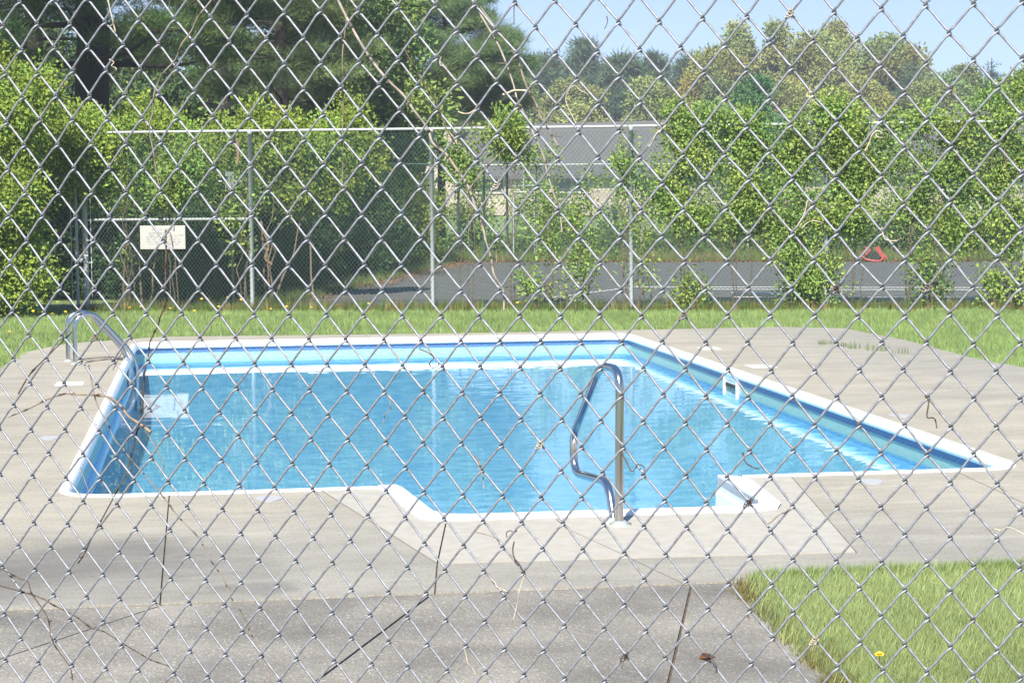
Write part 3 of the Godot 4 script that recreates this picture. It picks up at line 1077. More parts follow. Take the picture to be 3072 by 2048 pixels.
func build_far_trees() -> void:
	var big := leaf_clump(18, 0.26, 0.17, 0.45, 71, M.far_leaf)
	var tufts := needle_clump(34, 0.34, 0.055, 0.42, 72, M.needle)
	var olive := Color(0.25, 0.275, 0.09)
	var fresh := Color(0.18, 0.26, 0.09)
	var deep := Color(0.075, 0.125, 0.065)
	var pines := [
		[28.4, -165.0, 13.4, "dark pine with a flat top left of the other far pines"],
		[32.6, -170.0, 14.8, "tallest dark pine above the grey roof with a pointed tip"],
		[33.9, -160.0, 13.0, "broad dark pine right of the tallest far pine"],
		[39.3, -172.0, 13.6, "dark pine half hidden behind its neighbours above the roof"],
		[40.9, -165.0, 13.0, "dark pine beside the first olive oaks"],
		[36.6, -176.0, 13.2, "dark pine at the back of the far pine group"],
	]
	for k in pines.size():
		var p: Array = pines[k]
		pine_tree("pine_tree", p[3], Vector3(p[0], 0, p[1]), p[2], 4.4, 1.6, deep, 200 + k, tufts, 1.6, 9.0)
	var oaks := [
		[39.2, -150.0, 12.6, 3.9, 0.0, "olive oak with a low rounded crown nearest the dark pines"],
		[43.1, -158.0, 15.5, 3.4, 1.0, "tall thin-topped olive oak left of the middle of the far trees"],
		[45.6, -155.0, 15.7, 2.6, 1.0, "tallest olive oak whose sparse top stands against the sky"],
		[47.6, -151.0, 13.9, 3.9, 0.0, "full olive oak in the middle of the far tree line"],
		[51.4, -158.0, 15.4, 3.5, 1.0, "open-topped olive oak right of the full one"],
		[53.2, -150.0, 13.4, 4.3, 0.0, "widest olive oak with a smooth domed crown"],
	]
	for k in oaks.size():
		var p: Array = oaks[k]
		leaf_tree("oak_tree", p[5], Vector3(p[0], 0, p[1]), p[2], p[3], olive, 24, 9.0, 1.0, big, 230 + k, 0.18, p[4])
	leaf_tree("oak_tree", "greener oak at the right shoulder of the olive oaks", Vector3(58.4, 0, -160), 13.6, 3.2, Color(0.20, 0.25, 0.09), 18, 9.0, 1.0, big, 241, 0.15)
	pine_tree("pine_tree", "small dark pine showing inside the olive oaks", Vector3(53.6, 0, -145.5), 11.6, 2.6, 3.0, deep, 242, tufts, 1.3, 6.0)
	var light := [
		[28.2, -178.0, 13.6, 2.4, "pale green tree at the left end of the far pines"],
		[53.9, -139.0, 9.9, 3.2, "pale fresh green tree right of the olive oaks"],
		[59.7, -150.0, 11.5, 2.6, "pale green tree between the oaks and the small spruce"],
		[62.5, -158.0, 10.9, 3.4, "green tree behind the small spruce"],
	]
	for k in light.size():
		var p: Array = light[k]
		leaf_tree("leafy_tree", p[4], Vector3(p[0], 0, p[1]), p[2], p[3], Color(0.17, 0.25, 0.085), 16, 9.0, 1.0, big, 250 + k, 0.15)
	var spruce := pine_tree("spruce_tree", "small pointed blue-green spruce by the right edge of the photo", Vector3(57.5, 0, -140), 11.3, 1.9, 1.5, Color(0.035, 0.07, 0.04), 260, tufts, 1.0, 10.0)
	leaf_tree("leafy_tree", "reddish brown tree at the right edge of the far tree line", Vector3(63.6, 0, -150), 11.2, 2.6, Color(0.15, 0.10, 0.055), 14, 9.0, 1.0, big, 261, 0.15)
	pine_tree("pine_tree", "dark pine cut by the right edge of the photo", Vector3(60.4, 0, -137), 12.0, 2.8, 2.5, deep, 262, tufts, 1.3, 6.0)
	leaf_tree("round_tree", "bright green round tree in front of the olive oaks", Vector3(26.6, 0, -95), 7.5, 1.7, Color(0.075, 0.18, 0.06), 14, 12.0, 0.75, big, 263, 0.15)
	var low := [
		[17.6, -152.0, 10.4, 3.2, olive, "low olive tree above the brick gable"],
		[21.6, -158.0, 10.4, 3.4, olive, "low olive tree right of the brick gable"],
		[25.0, -160.0, 11.4, 3.4, fresh, "green tree under the left far pines"],
		[28.6, -152.0, 10.2, 3.4, olive, "low olive tree behind the roof under the tallest pine"],
		[33.6, -148.0, 10.0, 3.4, Color(0.21, 0.26, 0.09), "yellowish green tree behind the roof in front of the dark pines"],
		[37.6, -142.0, 9.9, 3.2, fresh, "green tree behind the roof below the first oak"],
		[42.0, -140.0, 9.4, 3.4, olive, "olive tree behind the roof below the tall oaks"],
		[46.6, -136.0, 9.2, 3.2, olive, "olive brown tree behind the roof below the full oak"],
		[50.6, -134.0, 9.2, 3.2, Color(0.22, 0.26, 0.09), "yellow green tree behind the roof below the widest oak"],
		[56.6, -132.0, 8.8, 3.6, fresh, "green tree behind the roof below the small spruce"],
		[13.4, -152.0, 11.2, 3.6, Color(0.16, 0.20, 0.07), "olive green tree left of the brick gable"],
		[6.4, -88.0, 6.6, 1.9, Color(0.09, 0.14, 0.05), "dark green tree left of the brick wing, near the far court corner"],
		[70.0, -146.0, 12.5, 4.0, fresh, "green tree just beyond the right edge of the far tree line"],
		[78.0, -150.0, 13.0, 4.4, olive, "olive tree beyond the right edge of the far tree line"],
		[86.0, -144.0, 12.0, 4.4, fresh, "green tree well beyond the right edge of the far tree line"],
		[95.0, -150.0, 13.5, 4.8, olive, "olive tree furthest beyond the right edge of the far tree line"],
		[4.2, -84.0, 7.6, 2.2, Color(0.08, 0.13, 0.05), "dark green tree behind the shady shrubs by the court"],
	]
	for k in low.size():
		var p: Array = low[k]
		leaf_tree("leafy_tree", p[5], Vector3(p[0], 0, p[1]), p[2], p[3], p[4], 15, 9.0, 1.0, big, 270 + k, 0.12)

func build_left_trees() -> void:
	var tufts := needle_clump(46, 0.15, 0.009, 0.16, 81, M.needle)
	var leaves := leaf_clump(18, 0.062, 0.042, 0.17, 82, M.leaf)
	var coarse := leaf_clump(14, 0.13, 0.085, 0.26, 83, M.leaf)
	var pine := Color(0.08, 0.14, 0.042)
	# the big white pines behind the left end of the fence
	pine_tree("pine_tree", "massive dark pine with the thickest trunk at the upper left", Vector3(-2.15, 0, -38.5), 19.0, 4.3, 4.3, pine * 0.85, 300, tufts, 1.35, 5.5, 0.40)
	pine_tree("pine_tree", "pine reaching in from beyond the left edge with sunlit low boughs", Vector3(-5.3, 0, -34.6), 14.0, 3.7, 4.2, pine, 308, tufts, 1.35, 11.0, 0.22)
	pine_tree("pine_tree", "dark pine behind the massive one, at the left edge", Vector3(-3.6, 0, -44.0), 18.0, 4.0, 4.5, pine * 0.5, 301, tufts, 1.5, 5.0, 0.26)
	pine_tree("pine_tree", "pine on a thin grey trunk right of the massive pine", Vector3(0.45, 0, -49.0), 16.0, 2.9, 5.2, Color(0.05, 0.08, 0.03), 302, tufts, 1.5, 5.0, 0.17, M.grey_bark)
	pine_tree("pine_tree", "pine with the second thin grey trunk from the massive pine", Vector3(1.15, 0, -53.5), 16.0, 2.7, 5.6, Color(0.05, 0.08, 0.03), 303, tufts, 1.6, 5.0, 0.17, M.grey_bark)
	pine_tree("pine_tree", "pine whose pale feathery boughs hang near the top middle", Vector3(1.75, 0, -45.5), 12.0, 2.3, 3.9, Color(0.13, 0.19, 0.07), 304, tufts, 1.4, 9.0, 0.22)
	pine_tree("pine_tree", "tall pine with level layered boughs against the open sky", Vector3(7.4, 0, -63.0), 9.6, 3.0, 4.2, Color(0.095, 0.155, 0.06), 305, tufts, 1.6, 15.0, 0.16, null, 0.2)
	leaf_tree("oak_tree", "young oak with loose light green leaves left of the layered pine", Vector3(4.7, 0, -57.0), 9.6, 2.4, Color(0.20, 0.29, 0.08), 26, 9.0, 1.2, coarse, 306, 0.2, 1.0)
	leaf_tree("oak_tree", "slim oak on a pale trunk between the pines and the layered pine", Vector3(3.1, 0, -52.0), 11.0, 1.9, Color(0.13, 0.19, 0.06), 18, 8.0, 1.1, coarse, 307, 0.35, 1.0)
	var back := [
		[-11.0, -70.0, 9.0, 3.5, "tall leafy tree far behind the left pines"], [-6.5, -74.0, 8.4, 3.4, "leafy tree behind the massive pine trunk"],
		[-2.6, -72.0, 7.6, 3.2, "leafy tree glimpsed between the pine trunks"], [1.6, -76.0, 7.8, 3.2, "sunlit leafy tree glimpsed behind the grey trunks"],
		[5.6, -72.0, 7.2, 2.6, "bushy tree behind the layered pine"], [4.9, -80.0, 7.0, 2.4, "bushy green tree left of the brick wing, behind the pines"],
	]
	var big := leaf_clump(16, 0.20, 0.13, 0.36, 84, M.far_leaf)
	for k in back.size():
		var p: Array = back[k]
		leaf_tree("leafy_tree", p[4], Vector3(p[0], 0, p[1]), p[2], p[3], Color(0.11, 0.165, 0.05), 18, 9.0, 1.0, big, 310 + k, 0.1)
	# leafy shrubs: the bright mass over the fence's left end
	var bright := Color(0.245, 0.33, 0.06)
	var a := thing("leafy_shrub", "bright green bramble mass in front of the fence at the left edge", "shrub", Vector3(-3.3, 0, -30.7))
	shrub_stems(a, 1.2, 2.6, 401)
	leafy(a, "leaves", sprays([[Vector3(-0.5, 0.8, 0.1), Vector3(1.0, 0.85, 0.75), bright], [Vector3(0.35, 0.65, 0.15), Vector3(0.62, 0.6, 0.55), bright], [Vector3(-0.3, 1.9, 0.0), Vector3(0.95, 0.8, 0.75), bright], [Vector3(0.30, 1.65, 0.1), Vector3(0.6, 0.65, 0.5), bright], [Vector3(-0.9, 2.8, -0.2), Vector3(0.75, 0.7, 0.7), bright], [Vector3(0.1, 2.6, -0.1), Vector3(0.65, 0.6, 0.6), bright], [Vector3(0.45, 3.25, -0.2), Vector3(0.55, 0.5, 0.5), bright]], 26, bright, 451), 70.0, 1.0, leaves, 402)
	var b := thing("leafy_shrub", "bright green shrub heaped over the gate end of the fence", "shrub", Vector3(-1.2, 0, -32.9))
	shrub_stems(b, 0.8, 2.4, 403)
	leafy(b, "leaves", sprays([[Vector3(-0.5, 2.2, 0.55), Vector3(0.65, 0.6, 0.5), bright], [Vector3(0.1, 2.45, 0.2), Vector3(0.7, 0.5, 0.6), bright], [Vector3(0.75, 2.3, 0.3), Vector3(0.55, 0.45, 0.5), bright], [Vector3(-0.75, 2.8, 0.1), Vector3(0.5, 0.4, 0.5), bright], [Vector3(0.4, 2.85, -0.2), Vector3(0.5, 0.32, 0.5), bright]], 24, bright, 452), 70.0, 1.0, leaves, 404)
	var c := thing("leafy_shrub", "yellow green shrub showing above the fence rail left of the middle", "shrub", Vector3(1.3, 0, -34.6))
	shrub_stems(c, 0.9, 2.4, 405)
	leafy(c, "leaves", sprays([[Vector3(-0.8, 2.45, 0.2), Vector3(0.6, 0.55, 0.5), bright], [Vector3(0.0, 2.75, 0.1), Vector3(0.6, 0.45, 0.5), bright], [Vector3(0.75, 2.35, 0.0), Vector3(0.6, 0.6, 0.5), bright], [Vector3(0.3, 1.95, -0.4), Vector3(0.7, 0.5, 0.5), bright], [Vector3(1.2, 2.75, -0.3), Vector3(0.45, 0.4, 0.45), bright]], 26, bright, 453), 62.0, 1.05, leaves, 406)
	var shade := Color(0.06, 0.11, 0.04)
	var row := [
		[-2.6, -36.6, 1.9, 3.0, "dark shady shrub under the massive pine"], [-0.6, -36.4, 1.5, 2.6, "dark shady shrub behind the warning sign"],
		[0.9, -37.2, 1.4, 2.9, "dark shady shrub left of the court's near corner"], [1.4, -40.5, 1.5, 3.1, "second dark shrub along the court's left side"],
		[2.4, -43.6, 1.5, 3.0, "third dark shrub along the court's left side"], [3.5, -46.8, 1.5, 2.8, "fourth dark shrub along the court's left side"],
		[4.6, -49.8, 1.4, 2.3, "lighter shrub at the far left corner of the court"], [-0.9, -41.0, 1.8, 3.6, "tall dark shrub between the pine trunks"],
		[0.4, -45.0, 1.9, 3.4, "dark shrub among the grey pine trunks"],
	]
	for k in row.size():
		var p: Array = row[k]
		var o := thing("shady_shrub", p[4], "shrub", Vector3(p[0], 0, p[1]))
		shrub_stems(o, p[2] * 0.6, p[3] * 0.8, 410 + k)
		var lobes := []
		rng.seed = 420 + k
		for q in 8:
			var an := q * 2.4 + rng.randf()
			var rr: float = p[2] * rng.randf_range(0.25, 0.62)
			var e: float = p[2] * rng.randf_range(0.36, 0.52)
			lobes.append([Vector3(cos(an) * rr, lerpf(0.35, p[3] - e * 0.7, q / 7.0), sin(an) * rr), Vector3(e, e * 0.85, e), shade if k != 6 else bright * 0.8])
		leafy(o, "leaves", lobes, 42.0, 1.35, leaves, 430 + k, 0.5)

# small outlying sprays that break up a shrub's outline
func sprays(lobes: Array, count: int, tone: Color, seed_no: int) -> Array:
	var r := RandomNumberGenerator.new()
	r.seed = seed_no
	var out := lobes.duplicate()
	for k in count:
		var l: Array = lobes[r.randi_range(0, lobes.size() - 1)]
		var d := Vector3(r.randfn(), r.randfn() + 0.5, absf(r.randfn())).normalized()
		var e := r.randf_range(0.10, 0.24)
		out.append([l[0] + d * l[1] * r.randf_range(1.0, 1.2), Vector3(e, e * r.randf_range(0.8, 1.9), e), tone * r.randf_range(0.85, 1.15)])
	return out

# light young growth along the far side of the court
func build_saplings() -> void:
	var leaves := leaf_clump(12, 0.10, 0.065, 0.2, 85, M.leaf)
	var list := [
		[7.2, -54.0, 2.6, "young leafy sapling left of the small court gate"], [9.4, -55.0, 3.3, "young sapling right of the small court gate"],
		[11.6, -55.5, 2.2, "low young sapling behind the third fence post"],
		[14.0, -53.0, 2.8, "young sapling behind the dense vine mass"], [15.6, -51.0, 3.2, "young sapling left of the red plastic seat"],
		[18.2, -50.5, 3.0, "young sapling right of the red plastic seat"], [20.2, -49.5, 3.4, "young sapling behind the vines near the right edge"],
	]
	for k in list.size():
		var q: Array = list[k]
		leaf_tree("sapling", q[3], Vector3(q[0], 0, q[1]), q[2], q[2] * 0.30, Color(0.22, 0.32, 0.09), 12, 16.0, 1.0, leaves, 360 + k, 0.12, 1.0)

func shrub_stems(o: Node3D, spread: float, high: float, seed_no: int) -> void:
	var r := RandomNumberGenerator.new()
	r.seed = seed_no
	for k in 6:
		var s := Shape.new()
		var root := Vector3(r.randfn() * spread * 0.3, -0.05, r.randfn() * 0.2)
		s.tube(wobble(root, root + Vector3(r.randfn() * spread * 0.6, high * r.randf_range(0.7, 1.1), r.randfn() * 0.3), 6, 0.06, r), falling(0.022, 0.006, 6), 5)
		part("stem", s.mesh(M.stem), o)

# ------------------------------------------------------------------ the tall fence behind the pool
const BACK_AT := Vector3(0.69, 0, -31.39)
const BACK_TURN := -0.2263

func on_back(s: float, y: float, z := 0.0) -> Vector3:
	return BACK_AT + Basis(Vector3.UP, BACK_TURN) * Vector3(s, y, z)

func build_back_fence() -> void:
	var o := thing("tall_fence", "tall galvanised chain-link fence behind the pool's far end", "fence", BACK_AT, BACK_TURN)
	var posts := [-2.66, 0.0, 2.86, 5.96, 8.96, 11.96, 14.96]
	for x in posts:
		var p := part("post", capped_post(2.76, 0.036 if x > -2.0 else 0.045, M.pipe), o)
		p.position = Vector3(x, 0, 0)
	var rail := Shape.new()
	rail.tube(PackedVector3Array([Vector3(-2.66, 2.79, 0), Vector3(2.86, 2.80, 0), Vector3(8.96, 2.82, 0), Vector3(14.96, 2.84, 0)]), 0.021, 10)
	part("top_rail", rail.mesh(M.pipe), o)
	part("brace_rail", pole(Vector3(-2.66, 1.42, 0.0), Vector3(0, 1.42, 0.0), 0.022, M.pipe), o)
	part("tension_bar", pole(Vector3(-2.56, 0.08, 0.03), Vector3(-2.56, 2.7, 0.03), 0.008, M.pipe, 6), o)
	for y in [0.35, 0.75, 1.1, 1.75, 2.3]:
		var band := Shape.new()
		band.box(Vector3(-2.61, y, 0.035), Vector3(0.14, 0.02, 0.02))
		part("tension_band", band.mesh(M.pipe), o)
	var bay := mesh_bay(3.0, 2.74, M.far_wire)
	for k in posts.size() - 1:
		var b := part("wire_mesh", bay, o)
		b.position = Vector3(posts[k] + (0.1 if k == 0 else 0.0), 0.0, 0.03)
		b.scale.x = (posts[k + 1] - posts[k] - (0.1 if k == 0 else 0.0)) / 2.96
		b.set_meta("kind", "stuff")
	# the gate at the fence's left end
	var g := thing("chain_link_gate", "narrow chain-link gate by the left end of the tall fence", "gate", on_back(-2.78, 0, 0.0), BACK_TURN)
	var frame := Shape.new()
	frame.tube(bent_path([Vector3(-0.02, 0.06, 0), Vector3(-0.02, 2.1, 0), Vector3(-1.0, 2.1, 0), Vector3(-1.0, 0.06, 0), Vector3(-0.02, 0.06, 0)], 0.05), 0.024, 10)
	part("frame", frame.mesh(M.pipe), g)
	part("tension_bar", pole(Vector3(-0.10, 0.1, 0.03), Vector3(-0.10, 2.0, 0.03), 0.008, M.pipe, 6), g)
	var latch := Shape.new()
	latch.box(Vector3(0.06, 0.86, 0.03), Vector3(0.22, 0.03, 0.03))
	latch.box(Vector3(0.06, 0.80, 0.045), Vector3(0.06, 0.10, 0.02))
	part("latch", latch.mesh(M.pipe), g)
	var gm := part("wire_mesh", bay, g)
	gm.position = Vector3(-0.98, 0.06, 0.03)
	gm.scale = Vector3(0.29, 0.74, 1)
	gm.set_meta("kind", "stuff")
	var lock := thing("padlock", "small brass padlock hanging on the gate latch", "padlock", on_back(-2.77, 0.66, 0.09), BACK_TURN)
	var body := Shape.new()
	body.box(Vector3(0, 0.03, 0), Vector3(0.055, 0.06, 0.028))
	part("body", body.mesh(M.brass), lock)
	var shackle := Shape.new()
	shackle.tube(bent_path([Vector3(-0.018, 0.05, 0), Vector3(-0.018, 0.12, 0), Vector3(0.018, 0.12, 0), Vector3(0.018, 0.05, 0)], 0.018), 0.005, 6)
	part("shackle", shackle.mesh(M.pipe), lock)
	# the notice wired to the brace rail
	var sign := thing("notice_sign", "white rectangular notice with faded grey text wired to the fence", "sign", on_back(-1.40, 0.955, 0.06), BACK_TURN)
	var board := Shape.new()
	board.box(Vector3(0, 0.185, 0), Vector3(0.72, 0.37, 0.012))
	part("board", board.mesh(plain(lin(0.42, 0.42, 0.40), 0.6)), sign)
	var r := RandomNumberGenerator.new()
	r.seed = 90
	var im := Image.create(448, 224, false, Image.FORMAT_RGB8)
	im.fill(lin(0.38, 0.38, 0.365))
	for q in [Rect2i(10, 10, 428, 2), Rect2i(10, 212, 428, 2), Rect2i(10, 10, 2, 204), Rect2i(436, 10, 2, 204)]:
		im.fill_rect(q, lin(0.30, 0.32, 0.31))
	# rows of faded print: strokes too weathered to be read
	for row in [[28, 120, 330, 13], [62, 85, 330, 15], [85, 85, 400, 15], [104, 60, 385, 15], [128, 60, 385, 13], [152, 60, 390, 13], [174, 85, 385, 13]]:
		var x: int = row[1]
		while x < row[2]:
			var n := r.randi_range(2, 7)
			for k in n:
				var g2 := r.randf_range(0.03, 0.13)
				im.fill_rect(Rect2i(x, row[0] + r.randi_range(0, 2), 3, row[3] - 2), lin(g2, g2, g2 * 0.97))
				if r.randf() < 0.7:
					im.fill_rect(Rect2i(x + 2, row[0] + [0, int(row[3]) / 2, int(row[3]) - 3].pick_random(), 4, 2), lin(g2, g2, g2 * 0.97))
				x += r.randi_range(7, 9)
			x += r.randi_range(8, 26)
	for k in 30:
		im.fill_rect(Rect2i(16 + r.randi_range(0, 26), r.randi_range(90, 190), 2, r.randi_range(3, 12)), lin(0.42, 0.32, 0.32))
	var print_mat := plain(Color.WHITE, 0.5)
	print_mat.albedo_texture = ImageTexture.create_from_image(im)
	var face := Shape.new()
	face.quad(Vector3(-0.352, 0.008, 0.0085), Vector3(0.352, 0.008, 0.0085), Vector3(0.352, 0.362, 0.0085), Vector3(-0.352, 0.362, 0.0085), Vector2(0, 1), Vector2(1, 1), Vector2(1, 0), Vector2(0, 0))
	part("printed_face", face.mesh(print_mat), sign)
	# a rusty pole with a cross arm behind the fence
	var pl := thing("rusty_pole", "thin rusty pole with a short cross arm and a grey plate behind the fence", "pole", Vector3(0.42, 0, -33.5))
	part("pole", pole(Vector3(0, -0.05, 0), Vector3(-0.02, 2.05, 0), 0.022, M.rust), pl)
	part("cross_arm", pole(Vector3(-0.22, 2.02, 0.03), Vector3(0.24, 2.02, 0.03), 0.014, M.pipe), pl)
	var plate := Shape.new()
	plate.box(Vector3(-0.03, 2.03, 0.06), Vector3(0.15, 0.30, 0.012))
	part("plate", plate.mesh(plain(lin(0.17, 0.19, 0.21), 0.6)), pl)
	var stick := thing("dead_branch", "crooked bare branch caught in the fence right of the first full post", "branch", on_back(0.08, 0.75, -0.1), BACK_TURN)
	var st := Shape.new()
	st.tube(smooth_path([Vector3(0.22, -0.05, 0), Vector3(0.12, 0.05, 0.02), Vector3(0.17, 0.25, 0), Vector3(0.10, 0.48, 0.02), Vector3(0.05, 0.62, 0)]), 0.022, 6)
	part("wood", st.mesh(M.rust), stick)
	var stump := thing("dead_branch", "short weathered stub of wood above the cross arm of the rusty pole", "branch", Vector3(0.52, 2.3, -33.1))
	var st2 := Shape.new()
	st2.tube(smooth_path([Vector3(0, 0, 0), Vector3(0.015, 0.2, 0), Vector3(0.0, 0.42, 0.01)]), [0.018, 0.024, 0.03, 0.026, 0.03, 0.034, 0.03, 0.03, 0.02], 6)
	part("wood", st2.mesh(M.rust), stump)

func build_far_fence() -> void:
	var o := thing("court_fence", "lower chain-link fence along the far side of the court", "fence", Vector3(6.6, 0, -52.0), -0.03)
	for x in [0.0, 0.68, 1.3]:
		var p := part("post", capped_post(2.5, 0.035, M.green_post), o)
		p.position = Vector3(x, 0, -0.2)
	for x in [2.05, 4.9, 7.8, 10.7, 13.6]:
		var p := part("post", capped_post(2.52, 0.035, M.pipe), o)
		p.position = Vector3(x, 0, 0)
	part("top_rail", pole(Vector3(0.6, 2.5, 0), Vector3(14, 2.5, 0), 0.02, M.pipe), o)
	part("top_rail", pole(Vector3(-2.5, 2.56, -0.2), Vector3(1.3, 2.5, -0.2), 0.022, M.green_post), o)
	var bay := mesh_bay(3.0, 2.46, M.far_wire)
	for x in [2.05, 4.9, 7.8, 10.7]:
		var b := part("wire_mesh", bay, o)
		b.position = Vector3(x, 0, 0.03)
		b.scale.x = 0.96
		b.set_meta("kind", "stuff")
	var g := thing("court_gate", "small metal framed gate in the far fence", "gate", Vector3(8.02, 0, -51.8), -0.03)
	var frame := Shape.new()
	frame.tube(bent_path([Vector3(0, 0.05, 0), Vector3(0, 1.78, 0), Vector3(0.56, 1.78, 0), Vector3(0.56, 0.05, 0)], 0.04), 0.02, 8)
	part("frame", frame.mesh(M.pipe), g)
	part("rail", pole(Vector3(-0.05, 1.95, 0), Vector3(0.62, 1.95, 0), 0.012, M.pipe), g)
	part("rod", pole(Vector3(0.28, 1.78, 0), Vector3(0.28, 2.5, 0), 0.012, M.pipe), g)
	var gm := part("wire_mesh", bay, g)
	gm.position = Vector3(0.0, 0.02, 0.02)
	gm.scale = Vector3(0.19, 0.7, 1)
	gm.set_meta("kind", "stuff")

func build_fence_vines() -> void:
	var leaves := leaf_clump(14, 0.062, 0.042, 0.14, 91, M.leaf)
	var green := Color(0.18, 0.29, 0.075)
	var list := [
		[[3.87, 2.2, 4.45, 3.05], 1.0, "vine clump on the top rail over the brick gable"],
		[[4.36, 0.7, 4.9, 2.0], 0.35, "thin vine climbing the mesh right of the far gate"],
		[[5.68, 1.7, 6.1, 2.85], 0.7, "narrow vine twined up the post right of the middle"],
		[[6.4, 1.1, 7.25, 3.2], 1.0, "dense vine mass left of the painted court lines' middle"],
		[[7.2, 1.0, 8.1, 3.1], 0.9, "wide leafy vine between the dense mass and the next post"],
		[[8.1, 0.0, 8.85, 2.95], 0.75, "vine hanging to the ground left of the last visible post"],
		[[8.9, 1.1, 9.9, 3.25], 1.1, "thickest vine heaped over the rail above the red plastic frame"],
		[[9.9, 1.3, 10.4, 2.9], 0.35, "sparse vine letting the grey roof show through"],
		[[10.35, 0.9, 11.2, 3.1], 0.85, "tall leafy vine second from the right edge"],
		[[11.15, 0.8, 12.5, 3.55], 1.0, "big leafy vine at the right edge rising over the rail"],
		[[2.95, 1.9, 3.75, 2.95], 0.3, "thin vine under the top rail left of the brick gable's clump"],
		[[4.95, 0.1, 5.6, 2.2], 0.28, "sparse tall vine between the court gate and the third post"],
		[[5.9, 0.3, 6.4, 2.0], 0.3, "sparse vine just right of the third post"],
		[[4.1, 0.05, 4.9, 0.7], 0.3, "low trailing shoots at the fence foot below the far gate"],
		[[6.6, 0.0, 7.25, 0.45], 0.5, "low leafy shoots at the fence foot right of the third post"],
		[[8.5, 0.0, 9.25, 0.85], 0.5, "leafy shoots round the foot of the last visible post"],
		[[10.2, 0.05, 10.9, 0.9], 0.35, "leafy shoots at the fence foot right of the red plastic frame"],
		[[11.4, 0.0, 12.2, 0.7], 0.4, "leafy shoots at the fence foot near the right edge"],
		[[-2.1, 0.7, -1.85, 2.3], 0.6, "leafy strand hanging down the mesh beside the gate post"],
		[[-0.45, 0.8, 0.05, 2.2], 0.3, "thin leafy strand beside the fence's first full post"],
		[[-1.6, 1.75, -0.7, 2.5], 0.55, "leafy spray drooping across the mesh above the sign"],
	]
	for k in list.size():
		var q: Array = list[k]
		var b: Array = q[0]
		var r := RandomNumberGenerator.new()
		r.seed = 500 + k
		var w: float = b[2] - b[0]
		var h: float = b[3] - b[1]
		var o := thing("climbing_vine", q[2], "vine", on_back((b[0] + b[2]) / 2, 0, 0.0), BACK_TURN)
		for c in 3:
			var s := Shape.new()
			var x := r.randf_range(-0.35, 0.35) * w
			s.tube(wobble(Vector3(x * 0.5, -0.03, -0.05), Vector3(x, b[3] - h * r.randf_range(0.05, 0.4), 0.05), 9, 0.05, r), falling(0.011, 0.004, 9), 5)
			part("stem", s.mesh(M.stem), o)
		var lobes := []
		var n := int(clampf(w * h * 20.0, 6, 46))
		for c in n:
			var e := lerpf(0.07, 0.27, pow(r.randf(), 1.7)) * minf(1.0, w * 1.8)
			var tone := green.lerp(Color(0.28, 0.375, 0.095), r.randf())
			lobes.append([Vector3(clampf(r.randfn() * 0.33, -0.75, 0.75) * (w - e), lerpf(b[1] + e * 0.5, b[3] - e * 0.6, (c + r.randf()) / n), r.randfn() * 0.10), Vector3(e * 1.1, e * r.randf_range(0.9, 1.5), e * 0.75), tone])
		leafy(o, "leaves", lobes, 60.0 * q[1], 0.95, leaves, 520 + k, 0.2)

# ------------------------------------------------------------------ grass and weeds
func scatter(area: PackedVector2Array, count: int, y: float, tone: Color, r: RandomNumberGenerator, scale0: float, scale1: float, where: Array, tints: PackedColorArray) -> PackedColorArray:
	var lo := Vector2(INF, INF)
	var hi := -lo
	for p in area:
		lo = lo.min(p)
		hi = hi.max(p)
	var patch := FastNoiseLite.new()
	patch.seed = 600
	patch.frequency = 0.55
	var made := 0
	while made < count:
		var p := Vector2(r.randf_range(lo.x, hi.x), r.randf_range(lo.y, hi.y))
		made += 1
		if not Geometry2D.is_point_in_polygon(p, area):
			continue
		var k := patch.get_noise_2d(p.x, p.y)
		where.append(Transform3D(Basis(Vector3.UP, r.randf() * TAU).scaled(Vector3.ONE * r.randf_range(scale0, scale1) * (1.0 + 0.3 * k)), Vector3(p.x, y, p.y)))
		tints.append(vary(tone * (1.0 + 0.25 * k), r, 0.12))
	return tints

